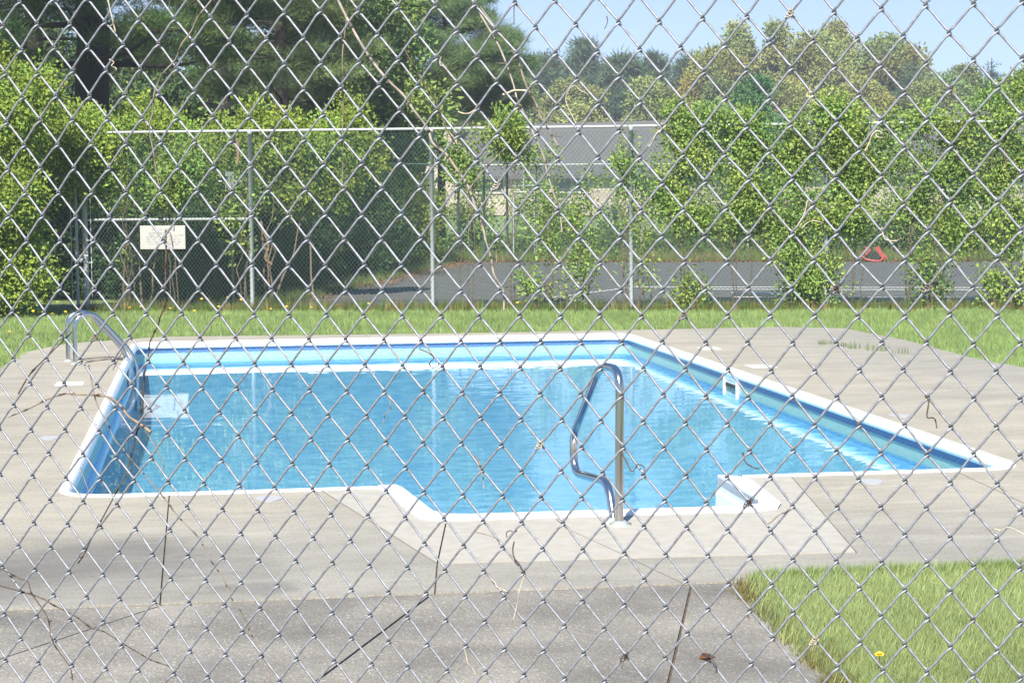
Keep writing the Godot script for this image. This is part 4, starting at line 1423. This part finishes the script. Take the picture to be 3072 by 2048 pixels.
func build_grass() -> void:
	var r := RandomNumberGenerator.new()
	r.seed = 610
	var tone := Color(0.27, 0.335, 0.15)
	# lawn in the near right corner, inside the angle of the paths
	var near := PackedVector2Array([Vector2(2.49, -8.96), Vector2(3.2, -9.03), Vector2(5.0, -9.02), Vector2(9.0, -9.06), Vector2(9.0, -3.5), Vector2(2.22, -3.5), Vector2(2.30, -7.02), Vector2(2.34, -7.58), Vector2(2.40, -8.19)])
	var s := Shape.new()
	s.slab(near, -0.1, -0.018)
	tag(single("lawn", s.mesh(M.turf)), "short turf at the right front between path and deck", "lawn", "", "structure")
	var tuft := grass_tuft(20, 0.064, 0.0034, 0.055, 611, M.blade)
	var where := []
	var tints := PackedColorArray()
	tints = scatter(PackedVector2Array([Vector2(2.52, -8.93), Vector2(5.2, -9.0), Vector2(5.2, -5.8), Vector2(2.24, -5.8), Vector2(2.33, -7.58), Vector2(2.38, -8.19)]), 13500, -0.02, tone, r, 0.6, 1.25, where, tints)
	# longer fringe along the deck's edge
	for k in 900:
		var x := r.randf_range(2.54, 5.2)
		where.append(Transform3D(Basis(Vector3.UP, r.randf() * TAU).scaled(Vector3(1, 1, 1) * r.randf_range(0.75, 1.25)), Vector3(x, -0.02, -8.96 + r.randfn() * 0.03)))
		tints.append(vary(Color(0.17, 0.25, 0.08), r, 0.15))
	for k in 260:
		var f := r.randf()
		var p := Vector2(2.46, -8.96).lerp(Vector2(2.28, -6.2), f)
		where.append(Transform3D(Basis(Vector3.UP, r.randf() * TAU).scaled(Vector3(1.2, 0.7, 1.2) * r.randf_range(0.6, 1.2)), Vector3(p.x + r.randfn() * 0.03, -0.01, p.y)))
		tints.append(vary(Color(0.17, 0.15, 0.06), r, 0.2))
	tag(many("lawn_grass", tuft, where, tints, self), "bright green grass in the right front corner", "grass", "", "stuff")
	# lawn beyond the pool
	var far := Shape.new()
	for a in Geometry2D.clip_polygons(PackedVector2Array([Vector2(-14, -33.0), Vector2(13.5, -28.6), Vector2(18, -28.2), Vector2(18, -10.0), Vector2(8.0, -10.0), Vector2(8.0, -24.0), Vector2(-1.4, -25.0), Vector2(-1.4, -12.0), Vector2(-14, -12.0)]), deck_outline()):
		far.slab(a, -0.055, -0.03)
	tag(single("lawn", far.mesh(M.turf)), "turf strip between the pool deck and the tall fence", "lawn", "", "structure")
	var tall := grass_tuft(14, 0.11, 0.006, 0.10, 612, M.blade)
	where = []
	tints = PackedColorArray()
	var strip := Geometry2D.clip_polygons(PackedVector2Array([Vector2(-5.5, -32.2), Vector2(14.5, -27.6), Vector2(14.5, -17.5), Vector2(7.9, -17.5), Vector2(7.9, -24.6), Vector2(-1.0, -25.0), Vector2(-2.0, -24.0), Vector2(-2.0, -18.0), Vector2(-5.5, -18.0)]), deck_outline())
	for a in strip:
		tints = scatter(a, 52000, -0.035, Color(0.22, 0.31, 0.115), r, 0.5, 1.0, where, tints)
	tag(many("mown_grass", tall, where, tints, self), "mown green grass between the pool and the tall fence", "grass", "", "stuff")
	# rank weeds along the fence foot and round the court
	where = []
	tints = PackedColorArray()
	for k in 1500:
		var x := r.randf_range(-2.8, 13.5)
		var p := on_back(x, -0.03, 0.05 + r.randfn() * 0.16)
		where.append(Transform3D(Basis(Vector3.UP, r.randf() * TAU).scaled(Vector3(1.0, r.randf_range(0.8, 2.4), 1.0)), p))
		tints.append(vary(Color(0.10, 0.15, 0.035) if r.randf() < 0.75 else Color(0.22, 0.17, 0.09), r, 0.2))
	for k in 9000:
		var f := r.randf()
		var p := Vector2(6.0, -51.4).lerp(Vector2(26.0, -44.9), f)
		p.y -= pow(r.randf(), 1.5) * 12.0
		where.append(Transform3D(Basis(Vector3.UP, r.randf() * TAU).scaled(Vector3(2.2, r.randf_range(1.6, 3.6), 2.2)), Vector3(p.x, -0.06, p.y)))
		tints.append(vary(Color(0.115, 0.165, 0.045) if r.randf() < 0.8 else Color(0.20, 0.18, 0.09), r, 0.2))
	for k in 700:
		var p := Vector2(1.2, -32.8).lerp(Vector2(6.4, -51.2), r.randf()) + Vector2(-absf(r.randfn()) * 0.5 + 0.1, 0)
		where.append(Transform3D(Basis(Vector3.UP, r.randf() * TAU).scaled(Vector3(1.4, r.randf_range(0.8, 2.2), 1.4)), Vector3(p.x, -0.06, p.y)))
		tints.append(vary(Color(0.09, 0.14, 0.04), r, 0.2))
	tag(many("weeds", tall, where, tints, self), "rank green and straw coloured weeds along the fence and court", "weeds", "", "stuff")
	# brambly undergrowth on the bank beyond the court
	var leaves := leaf_clump(12, 0.11, 0.075, 0.22, 92, M.leaf)
	where = []
	tints = PackedColorArray()
	for k in 5200:
		var f := r.randf()
		var p := Vector2(6.5, -53.0).lerp(Vector2(26.0, -47.5), f)
		p.y -= r.randf() * 10.0
		var bump := 0.5 + 0.5 * sin(p.x * 1.3) * sin(p.x * 0.57 + 1.0)
		where.append(Transform3D(Basis(Vector3(r.randfn(), r.randfn(), r.randfn()).normalized(), r.randf() * TAU), Vector3(p.x, r.randf() * (0.25 + 0.8 * bump * smoothstep(9.0, 15.0, p.x)), p.y)))
		tints.append(vary(Color(0.10, 0.155, 0.04), r, 0.2))
	tag(many("undergrowth", leaves, where, tints, self), "low brambly undergrowth on the ground beyond the court", "undergrowth", "", "stuff")
	# small weeds sprouting in a deck joint, each on its own
	var spots := [[7.24, -22.45, 0.8], [7.33, -22.05, 0.9], [7.42, -21.75, 1.3], [7.52, -21.40, 1.2], [7.62, -21.08, 1.0]]
	var said := ["first", "second", "third", "fourth", "last"]
	var sprig := grass_tuft(14, 0.07, 0.006, 0.09, 613, M.blade)
	for k in spots.size():
		var o := thing("weed_tuft", "%s of five small weed tufts in the right deck joint, counted from the far end" % said[k], "weed", Vector3(spots[k][0], 0.0, spots[k][1]), float(k), "weed tufts in the deck joint")
		for q in 3:
			var t := part("sprig", sprig, o)
			t.position = Vector3(r.randfn() * 0.06, 0, r.randfn() * 0.05)
			t.scale = Vector3(1, spots[k][2], 1)
			t.material_override = M.sprig if M.has("sprig") else sprig_material()

func sprig_material() -> StandardMaterial3D:
	M.sprig = plain(lin(0.10, 0.15, 0.04), 0.7)
	return M.sprig

# ------------------------------------------------------------------ the steel rails
func build_rails() -> void:
	# figure-four handrail by the steps
	var o := thing("step_handrail", "polished steel figure-four handrail standing by the pool steps", "handrail", Vector3(2.22, 0.0, -10.57), deg_to_rad(7.5))
	var p := []
	for q in [[0.0, 0.0, 0.0], [0.0, 0.845, 0.0], [-0.22, 0.872, 0.0], [-0.335, 0.845, 0.0], [-0.82, 0.42, 0.0], [-0.82, 0.185, 0.0], [-0.72, 0.175, 0.0], [-0.20, 0.20, 0.0], [-0.115, 0.08, 0.0], [-0.105, 0.0, 0.0]]:
		p.append(Vector3(-0.008 if absf(q[0]) < 0.01 else 0.0, q[1], q[0]))
	var rail := Shape.new()
	rail.tube(bent_path([p[0], Vector3(0, 0.862, 0), Vector3(0, 0.862, -0.325), Vector3(0, 0.40, -0.835), Vector3(0, 0.185, -0.815), Vector3(0, 0.215, -0.20), Vector3(0, 0.0, -0.105)], 0.13, 10), 0.0238, 20)
	part("rail", rail.mesh(M.steel), o)
	var plate := Shape.new()
	for q in [[0.0, 0.060], [-0.105, 0.060]]:
		plate.tube(PackedVector3Array([Vector3(0, 0.002, q[0]), Vector3(0, 0.014, q[0]), Vector3(0, 0.0141, q[0]), Vector3(0, 0.03, q[0])]), [0.062, 0.062, 0.055, 0.03], 20)
	part("base_flange", plate.mesh(M.flange), o)
	# ladder at the far left
	var l := thing("pool_ladder", "steel pool ladder with two arched rails on the left pool edge", "ladder", Vector3(-1.43, 0, -21.75), deg_to_rad(14.0))
	for k in 2:
		var s := Shape.new()
		var z := -0.42 * k
		s.tube(bent_path([Vector3(0, 0, z), Vector3(0, 0.50, z), Vector3(0.20, 0.565, z), Vector3(0.60, 0.12, z), Vector3(0.66, -0.03, z), Vector3(0.66, -0.52, z)], 0.16, 9), 0.024, 16)
		part("rail", s.mesh(M.steel), l)
		var f := Shape.new()
		f.tube(PackedVector3Array([Vector3(0, 0.002, z), Vector3(0, 0.016, z), Vector3(0, 0.03, z)]), [0.06, 0.056, 0.03], 16)
		part("base_flange", f.mesh(M.flange), l)
	for y in [-0.32, -0.50]:
		var t := Shape.new()
		t.box(Vector3(0.66, y, -0.21), Vector3(0.09, 0.025, 0.40))
		part("tread", t.mesh(M.pvc), l)

func build_small_things() -> void:
	# broken red plastic seat on the court's far edge
	var o := thing("broken_seat", "broken red plastic seat tipped over on the far edge of the court", "seat", Vector3(16.55, -0.03, -47.75), deg_to_rad(-10))
	o.scale = Vector3.ONE * 0.72
	var s := Shape.new()
	s.tube(smooth_path([Vector3(-0.42, 0.24, 0.05), Vector3(-0.36, 0.13, 0.12), Vector3(-0.15, 0.06, 0.2), Vector3(0.10, 0.035, 0.22), Vector3(0.22, 0.06, 0.16), Vector3(0.34, 0.20, 0.05)]), 0.042, 8)
	part("rim", s.mesh(M.red), o)
	var back := Shape.new()
	back.box(Vector3(-0.27, 0.36, -0.05), Vector3(0.20, 0.32, 0.05), Basis(Vector3.BACK, -0.62))
	back.box(Vector3(-0.37, 0.24, 0.0), Vector3(0.22, 0.07, 0.12), Basis(Vector3.BACK, 0.55))
	part("side_panel", back.mesh(M.red), o)
	var side := Shape.new()
	side.box(Vector3(0.18, 0.36, -0.05), Vector3(0.17, 0.36, 0.05), Basis(Vector3.BACK, 0.45))
	side.box(Vector3(0.33, 0.19, 0.02), Vector3(0.16, 0.22, 0.10), Basis(Vector3.BACK, 0.8))
	part("side_panel", side.mesh(M.red), o)
	var hollow := Shape.new()
	hollow.tube(PackedVector3Array([Vector3(-0.02, 0.16, -0.22), Vector3(-0.02, 0.17, 0.06)]), 0.21, 12)
	part("hollow", hollow.mesh(M.dark), o)
	# white plastic pipe lying behind the fence
	var w := thing("white_pipe", "white plastic pipe with a forked arm lying at the fence foot", "pipe", Vector3(8.55, 0.13, -30.75), deg_to_rad(-8))
	part("pipe", pole(Vector3(-0.25, 0.03, 0), Vector3(0.98, -0.005, 0.2), 0.034, M.pvc, 10), w)
	part("arm", pole(Vector3(0.45, 0.03, 0.1), Vector3(1.08, 0.22, -0.15), 0.022, M.pvc, 8), w)
	# dandelions
	var petals := Shape.new()
	for k in 14:
		var a := TAU * k / 14
		var d := Vector3(cos(a), 0, sin(a))
		var q := Vector3(-sin(a), 0, cos(a)) * 0.006
		petals.quad(d * 0.002 - q * 0.4, d * 0.002 + q * 0.4, d * 0.021 + q + Vector3(0, 0.004, 0), d * 0.021 - q + Vector3(0, 0.004, 0))
		petals.quad(d * 0.001 - q * 0.5, d * 0.001 + q * 0.5, d * 0.012 + q + Vector3(0, 0.011, 0), d * 0.012 - q + Vector3(0, 0.011, 0))
	var head := petals.mesh(M.petal)
	var stalk := pole(Vector3(0, -0.1, 0), Vector3(0, 0, 0), 0.002, M.stem, 5)
	var first := thing("dandelion", "yellow dandelion in the grass at the right front corner", "flower", Vector3(2.50, 0.075, -7.12), 0.0, "dandelions in the grass")
	part("flower_head", head, first)
	part("stalk", stalk, first)
	var places := [
		[-1.0, -30.2, "by the gate post"], [-1.15, -29.7, "by the gate post"], [-2.35, -29.0, "under the bright bramble mass"], [-2.2, -28.8, "under the bright bramble mass"], [-2.5, -29.2, "under the bright bramble mass"], [-2.05, -29.3, "under the bright bramble mass"],
		[-2.45, -25.2, "at the left edge beside the deck"], [-1.85, -27.1, "left of the pool ladder"], [-0.55, -29.3, "left of the first full fence post"], [-0.2, -29.0, "left of the first full fence post"], [0.15, -29.6, "left of the first full fence post"], [-0.65, -28.4, "left of the first full fence post"],
		[0.9, -29.0, "right of the first full fence post"], [1.15, -29.6, "right of the first full fence post"], [1.5, -29.2, "right of the first full fence post"], [-0.1, -30.9, "close against the fence left of its first full post"], [0.3, -30.8, "close against the fence left of its first full post"], [0.5, -30.6, "close against the fence left of its first full post"],
		[4.6, -29.4, "below the far gate"], [2.4, -29.9, "between the first two full fence posts"],
	]
	rng.seed = 640
	for q in places:
		var c: Node3D = first.duplicate()
		c.name = numbered("dandelion")
		add_child(c)
		var tall := 0.13 if q[1] > -30.5 else 0.2
		c.position = Vector3(q[0], tall + rng.randf() * 0.03, q[1])
		c.scale = Vector3.ONE * 0.95
		c.rotation = Vector3(rng.randf_range(0.2, 0.9), rng.randf() * 0.4, 0)
		c.set_meta("label", "yellow dandelion in the far grass " + q[2])
		c.set_meta("group", "dandelions in the grass")
	first.rotation = Vector3(0.15, 0, 0.1)
	first.scale = Vector3.ONE * 0.85

# ------------------------------------------------------------------ the fence in front of the lens
const FRONT_AT := Vector3(-0.3014, 2.0094, -3.4131)
const FRONT_TURN := -0.4960343
const HALF := 0.03248
const RISE := 0.0795

func front_knot(col: int, row: int) -> Vector3:
	# row counts half diamonds upwards; a knot exists where col + row is even
	var s := col * HALF
	var y := row * RISE * 0.5
	var r := hash(col * 7919 + row * 104729)
	var jx := (float(r & 255) / 255.0 - 0.5) * 0.0030
	var jy := (float((r >> 8) & 255) / 255.0 - 0.5) * 0.0030
	var bow := -0.0045 * (1.0 - pow((s - 0.72) / 0.8, 2.0)) if absf(s - 0.72) < 0.8 else 0.0
	return Vector3(s + jx, y + bow + jy, 0.0)

func build_front_fence() -> void:
	var o := thing("chain_link_fence", "grey galvanised chain-link fence close in front, filling the whole view", "fence", FRONT_AT)
	o.basis = Basis(Vector3(0.87943, 0.01059, 0.47591), Vector3(-0.0040, 0.99988, -0.01486), Vector3(-0.47602, 0.01117, 0.87937)).orthonormalized()
	var t := 0.0037
	for col in range(-36, 92):
		var s := Shape.new()
		var path := PackedVector3Array()
		var low := -48 if posmod(col, 2) == 0 else -49
		var row := low
		while row < 11:
			# left bend at (col, row), right bend at (col + 1, row + 1)
			var a := front_knot(col, row)
			var b := front_knot(col + 1, row + 1)
			var c := front_knot(col, row + 2)
			var d := (b - a).normalized()
			var g := (c - b).normalized()
			path.append(a + Vector3(-0.0023, 0.0006, 0))
			path.append(a + d * 0.0030 + Vector3(-0.0012, 0.0008, t))
			path.append(a + d * 0.0085 + Vector3(0.0, 0.0, t * 1.15))
			path.append(b - d * 0.0085 + Vector3(0.0, 0.0, t * 1.15))
			path.append(b - d * 0.0030 + Vector3(0.0012, -0.0008, t))
			path.append(b + Vector3(0.0023, -0.0006, 0))
			path.append(b + g * 0.0030 + Vector3(0.0012, 0.0008, -t))
			path.append(b + g * 0.0085 + Vector3(0.0, 0.0, -t * 1.15))
			path.append(c - g * 0.0085 + Vector3(0.0, 0.0, -t * 1.15))
			path.append(c - g * 0.0030 + Vector3(-0.0012, -0.0008, -t))
			row += 2
		path.append(front_knot(col, row) + Vector3(-0.0020, 0, 0))
		s.tube(path, 0.00185, 7)
		part("wire", s.mesh(M.wire), o)
	var top := 0.455
	part("top_rail", pole(Vector3(-1.25, top, -0.026), Vector3(3.05, top, -0.026), 0.021, M.pipe), o)
	for x in [-1.22, 3.02]:
		part("post", pole(Vector3(x, -2.05, -0.03), Vector3(x, top + 0.02, -0.03), 0.03, M.pipe), o)

func vine_path(flat: Array, depth: float) -> PackedVector3Array:
	var points := []
	for k in range(0, flat.size(), 2):
		var wave := 0.004 * sin(k * 1.7)
		points.append(Vector3(flat[k] / 1000.0, flat[k + 1] / 1000.0, depth + wave))
	return smooth_path(points, 5)

func dry_stem(called: String, label: String, category: String, flat: Array, r0: float, r1: float, depth: float, tone: Color, knots: float, group: String, seed_no: int) -> void:
	var r := RandomNumberGenerator.new()
	r.seed = seed_no
	var path := vine_path(flat, depth)
	var base := path[0]
	var o := thing(called, label, category, Vector3.ZERO, 0.0, group)
	var frame := Basis(Vector3(0.87943, 0.01059, 0.47591), Vector3(-0.0040, 0.99988, -0.01486), Vector3(-0.47602, 0.01117, 0.87937)).orthonormalized()
	o.transform = Transform3D(frame, FRONT_AT + frame * base)
	var s := Shape.new()
	var radii := []
	var local := PackedVector3Array()
	var since := 0.0
	var next := r.randf_range(0.03, 0.06)
	var dark := []
	for k in path.size():
		if k > 0:
			since += path[k].distance_to(path[k - 1])
		var f := float(k) / (path.size() - 1)
		var node := since > next and knots > 0.0
		if node:
			since = 0.0
			next = r.randf_range(0.025, 0.07)
		radii.append(lerpf(r0, r1, f) * (1.0 + r.randfn() * 0.06 + (0.45 if node else 0.0)))
		dark.append(node)
		local.append(path[k] - base)
	s.tube(local, radii, 6)
	# bark tones run along the stem, darker at its knots
	for k in path.size():
		var c := vary(tone, r, 0.12)
		if dark[k]:
			c = c * 0.25
		for q in 6:
			s.c[k * 6 + q] = c
	for k in range(path.size() * 6, s.c.size()):
		s.c[k] = tone
	part("stem", s.mesh(M.vine), o)
	if knots > 0.5:
		for k in range(4, path.size() - 2):
			if dark[k] and r.randf() < 0.6:
				var t := Shape.new()
				t.tint = tone * 0.6
				var side := Vector3(r.randfn(), r.randfn(), r.randfn() * 0.5).normalized() * r.randf_range(0.006, 0.016)
				t.tube(PackedVector3Array([Vector3.ZERO, side * 0.6, side + Vector3(r.randfn(), r.randfn(), 0) * 0.003]), [0.0011, 0.0009, 0.0005], 5)
				var twig := part("side_twig", t.mesh(M.vine), o)
				twig.position = local[k]

func build_front_vines() -> void:
	var brown := Color(0.22, 0.19, 0.165)
	var straw := Color(0.46, 0.40, 0.31)
	var dark := Color(0.10, 0.075, 0.06)
	var vines := [
		["long thin dead vine from the top left down beside the sign's upper left", [370,153,363,143,338,115,324,95,309,74,293,51,273,28,260,14,256,-5,250,-32,245,-56,249,-92,255,-128,261,-153], 0.0018, 0.0012, brown],
		["long dark dead vine running from the sign down across the pool's left edge", [262,-224,261,-263,260,-312,255,-350,250,-365,241,-380,230,-407,222,-427,218,-459,209,-508,203,-545,189,-587,174,-631,159,-656,132,-697,108,-738,91,-764,81,-782], 0.0017, 0.0014, dark],
		["thickest dead vine slanting from the top middle down to the court", [575,140,595,101,615,68,635,35,662,6,687,-20,706,-43,725,-71,737,-95,757,-113,776,-137,791,-160,800,-181,807,-201,817,-231,821,-244,828,-274,835,-299,847,-324,850,-354], 0.0027, 0.0021, Color(0.28, 0.245, 0.22)],
		["short side shoot rising to the right from the thickest vine", [798,-169,815,-149,837,-127,860,-105], 0.0016, 0.0012, brown],
		["slender vine in the middle dropping past the tall fence's rail", [809,118,812,110,826,86,845,52,859,24,868,-8,878,-35,892,-65,905,-92,915,-117,924,-149,933,-180,942,-210,945,-234], 0.0020, 0.0013, Color(0.32, 0.28, 0.24)],
		["twin vine right of the slender middle vine, ending at the rail", [817,111,843,76,871,41,880,16,892,-13,904,-38,915,-61,927,-84,941,-104], 0.0021, 0.0016, brown],
		["short dark vine between the thickest and the slender vine", [697,50,715,16,734,-12,748,-38,765,-73,784,-107], 0.0015, 0.0011, dark],
		["straight upright twig left of the thickest vine", [594,111,588,75,585,39,583,-30,583,-86,579,-159], 0.0012, 0.0009, brown],
		["pale broken twig end sticking out level in the upper middle", [852,-24,861,-21,873,-18,893,-19], 0.0026, 0.0018, straw],
		["bright straw stalk hanging at the top left", [171,163,176,138,187,100], 0.0016, 0.0012, straw],
		["dark arched twig at the left edge beside the ladder", [-29,-498,-5,-464,31,-434,52,-414,82,-392], 0.0017, 0.0012, dark],
		["woody arched vine crossing the pool's left coping", [-51,-538,-15,-525,29,-506,58,-497,87,-496,121,-498,149,-500,166,-514,185,-531,204,-545,226,-557], 0.0014, 0.0034, Color(0.24, 0.19, 0.15)],
		["thin twig continuing from the end of the woody arched vine", [226,-557,246,-591,258,-615], 0.0012, 0.0008, brown],
		["long knotted runner from the pool's left corner to the bottom edge", [169,-582,183,-601,218,-634,245,-666,278,-699,307,-730,331,-763,352,-797,367,-823,386,-854,404,-887,420,-915,432,-944,436,-975], 0.0013, 0.0010, brown],
		["thin stem hanging from the ladder over the pool's left coping", [110,-447,116,-485,126,-514,142,-546,158,-571,169,-585], 0.0013, 0.0011, brown],
		["upper of two thin arcs right of the ladder's foot", [100,-441,114,-437,131,-435,168,-432], 0.0009, 0.0008, dark],
		["lower of two thin arcs right of the ladder's foot", [106,-441,131,-439,150,-436,174,-437], 0.0010, 0.0008, dark],
		["short twig over the pool's near left corner", [89,-619,93,-634,105,-660], 0.0011, 0.0009, brown],
		["upper dark vine bending down in the bottom left corner", [-82,-790,-69,-794,-31,-809,-13,-817,-2,-835,23,-876,36,-914,66,-963,68,-1001], 0.0015, 0.0009, dark],
		["lower dark vine slanting across the bottom left corner", [-83,-827,-70,-830,-32,-836,6,-847,32,-856,69,-874,103,-890,123,-897,165,-914,188,-928,215,-938,246,-947,262,-955], 0.0015, 0.0010, dark],
	]
	for k in vines.size():
		var q: Array = vines[k]
		dry_stem("dead_vine", q[0], "vine", q[1], q[2] * 0.82, q[3] * 0.82, -0.0075 if k % 3 else 0.0065, q[4], 1.0, "dead vines in the near fence", 700 + k)
	var curls := [
		["short dry tendril curling left of the slender middle vine", [783,-48,792,-51,802,-51,809,-46,815,-42], straw, 0.0011],
		["pale ringlet tendril with a tail on the wire over the grey roof", [1086,-109,1091,-102,1099,-90,1105,-84,1110,-82,1112,-77,1107,-76,1104,-80,1107,-84], straw, 0.0012],
		["small dry loop on a knot in front of the olive oaks", [1324,-44,1324,-38,1329,-37,1331,-41,1328,-46,1334,-51,1342,-57], straw, 0.0009],
		["looped tendril with a long tail before the thickest fence vine", [1407,-123,1413,-112,1418,-100,1424,-95,1432,-98,1433,-104,1426,-104,1422,-99], straw, 0.0011],
		["hooked pale tendril above the red plastic seat", [1431,-232,1432,-241,1437,-250,1451,-252,1459,-248], straw, 0.0009],
		["straight pale tendril left of the last visible post", [1324,-192,1319,-211,1312,-225,1304,-237], straw, 0.0010],
		["low arched tendril crossing the last visible post", [1315,-233,1323,-225,1333,-222,1345,-225], straw, 0.0009],
		["dark kinked tendril hanging over the right side of the deck", [1492,-473,1497,-482,1495,-503,1502,-505,1506,-506,1507,-512,1509,-519], dark, 0.0013],
		["dark twisted tendril over the pool's far waterline", [712,-414,723,-418,732,-422,735,-428,730,-436,729,-441,736,-443,742,-439,746,-434], dark, 0.0011],
		["wispy tendril hanging over the middle of the water", [655,-485,660,-495,662,-503,660,-511,653,-518,649,-525,649,-533], brown, 0.0009],
		["frayed tendril knot over the water above the near steps", [804,-578,809,-589,812,-593,807,-596,816,-609,814,-617,818,-630], brown, 0.0013],
		["dark forked tendril right of the steel handrail", [1039,-567,1048,-584,1055,-595,1061,-590,1065,-584,1071,-587,1076,-592], dark, 0.0011],
		["thin level tendril over the concrete below the steps' left end", [799,-698,813,-700,828,-703,838,-709,841,-717], brown, 0.0009],
		["small curl over the concrete in front of the steps", [853,-704,852,-698,858,-693,865,-696,871,-692], dark, 0.0009],
		["dark curved tendril below the small curl in front of the steps", [865,-710,862,-724,866,-736,872,-745,880,-755], dark, 0.0012],
		["pale flattened tendril on the wire at the aggregate edge", [826,-770,832,-776,837,-782,844,-786,853,-788], straw, 0.0012],
		["straw wisp hanging straight down over the aggregate path", [882,-761,875,-777,872,-791,867,-810,863,-831], straw, 0.0008],
		["thin curved wisp near the bottom edge of the middle", [780,-883,782,-893,786,-904,792,-913,799,-922], straw, 0.0008],
		["dark drooping tendril over the water right of the handrail", [1226,-562,1227,-571,1233,-579,1241,-584,1251,-585], dark, 0.0013],
		["bent tendril by the steps' right corner", [1262,-667,1269,-663,1277,-655,1283,-651,1289,-648,1301,-637], brown, 0.0011],
		["pale wavy tendril at the right edge over the concrete", [1589,-661,1598,-663,1608,-658,1619,-662,1635,-669], straw, 0.0010],
		["thin tail hanging into the sky at the top middle", [877,110,876,100,877,80], dark, 0.0009],
		["dark hook against the sky above the far pines", [1023,86,1024,78,1020,67], dark, 0.0008],
		["small straw curl in front of the massive pine", [172,56,180,51,177,45,182,42,187,38], straw, 0.0009],
		["small curl left of the slender middle vine's top", [757,37,754,31,756,24,764,21], straw, 0.0008],
		["thin strand with a bent end before the layered pine's foot", [973,-71,957,-36,969,-15,981,-23,991,-27], straw, 0.0008],
	]
	for k in curls.size():
		var q: Array = curls[k]
		dry_stem("dry_tendril", q[0], "tendril", q[1], q[3], q[3] * 0.7, 0.005, q[2], 0.0, "dry tendrils on the near fence", 740 + k)
	# remains of tendrils still wound round single knots
	var said := [
		"over the water left of the handrail", "before the pool's far coping", "at the steps' right rim", "on the sky above the oaks", "over the right deck's weeds",
		"before the last visible post's foot", "over the lawn's front corner", "by the ladder's arch", "over the aggregate left of the lawn", "before the far gate",
	]
	var knots := [[28, -15], [35, -9], [38, -16], [40, 1], [46, -9], [42, -8], [41, -21], [4, -10], [32, -22], [26, -4]]
	for k in knots.size():
		var c: Array = knots[k]
		var row: int = c[1] if posmod(c[0] + c[1], 2) == 0 else c[1] + 1
		var at := front_knot(c[0], row)
		var r := RandomNumberGenerator.new()
		r.seed = 780 + k
		var flat := []
		for q in 22:
			var a := q * 0.95
			var rr := 0.0042 + 0.0006 * sin(q * 2.1)
			flat.append((at.x + cos(a) * rr + (q - 11) * 0.0003) * 1000.0)
			flat.append((at.y + sin(a) * rr * 0.7 + (q - 11) * 0.0005) * 1000.0)
		flat.append((at.x + 0.012 * r.randfn()) * 1000.0)
		flat.append((at.y - 0.014 - 0.006 * r.randf()) * 1000.0)
		dry_stem("dry_tendril", "dried tendril wound round one wire knot " + said[k], "tendril", flat, 0.0009, 0.0005, 0.005, [straw, brown, dark][k % 3], 0.0, "dry tendrils on the near fence", 790 + k)
	# a crumpled dead leaf caught on a knot
	var leaf := thing("dead_leaf", "crumpled brown dead leaf caught on a wire near the bottom right", "leaf", Vector3.ZERO)
	var frame := Basis(Vector3(0.87943, 0.01059, 0.47591), Vector3(-0.0040, 0.99988, -0.01486), Vector3(-0.47602, 0.01117, 0.87937)).orthonormalized()
	leaf.transform = Transform3D(frame, FRONT_AT + frame * Vector3(1.170, -0.871, 0.004))
	var l := Shape.new()
	var rl := RandomNumberGenerator.new()
	rl.seed = 799
	var fan := []
	for k in 9:
		var a := TAU * k / 9
		fan.append(Vector3(cos(a) * 0.016, sin(a) * 0.009, rl.randfn() * 0.005) * rl.randf_range(0.45, 0.95))
	for k in 9:
		l.tint = vary(Color(0.10, 0.055, 0.04), rl, 0.3)
		l.tri(Vector3(0, 0, 0.008 + rl.randfn() * 0.002), fan[k], fan[(k + 1) % 9])
	part("blade", l.mesh(M.vine), leaf)
	var st := Shape.new()
	st.tint = dark
	st.tube(smooth_path([Vector3(0.006, 0, 0.004), Vector3(0.014, -0.012, 0.003), Vector3(0.012, -0.024, 0.0)]), 0.0009, 5)
	part("stalk", st.mesh(M.vine), leaf)
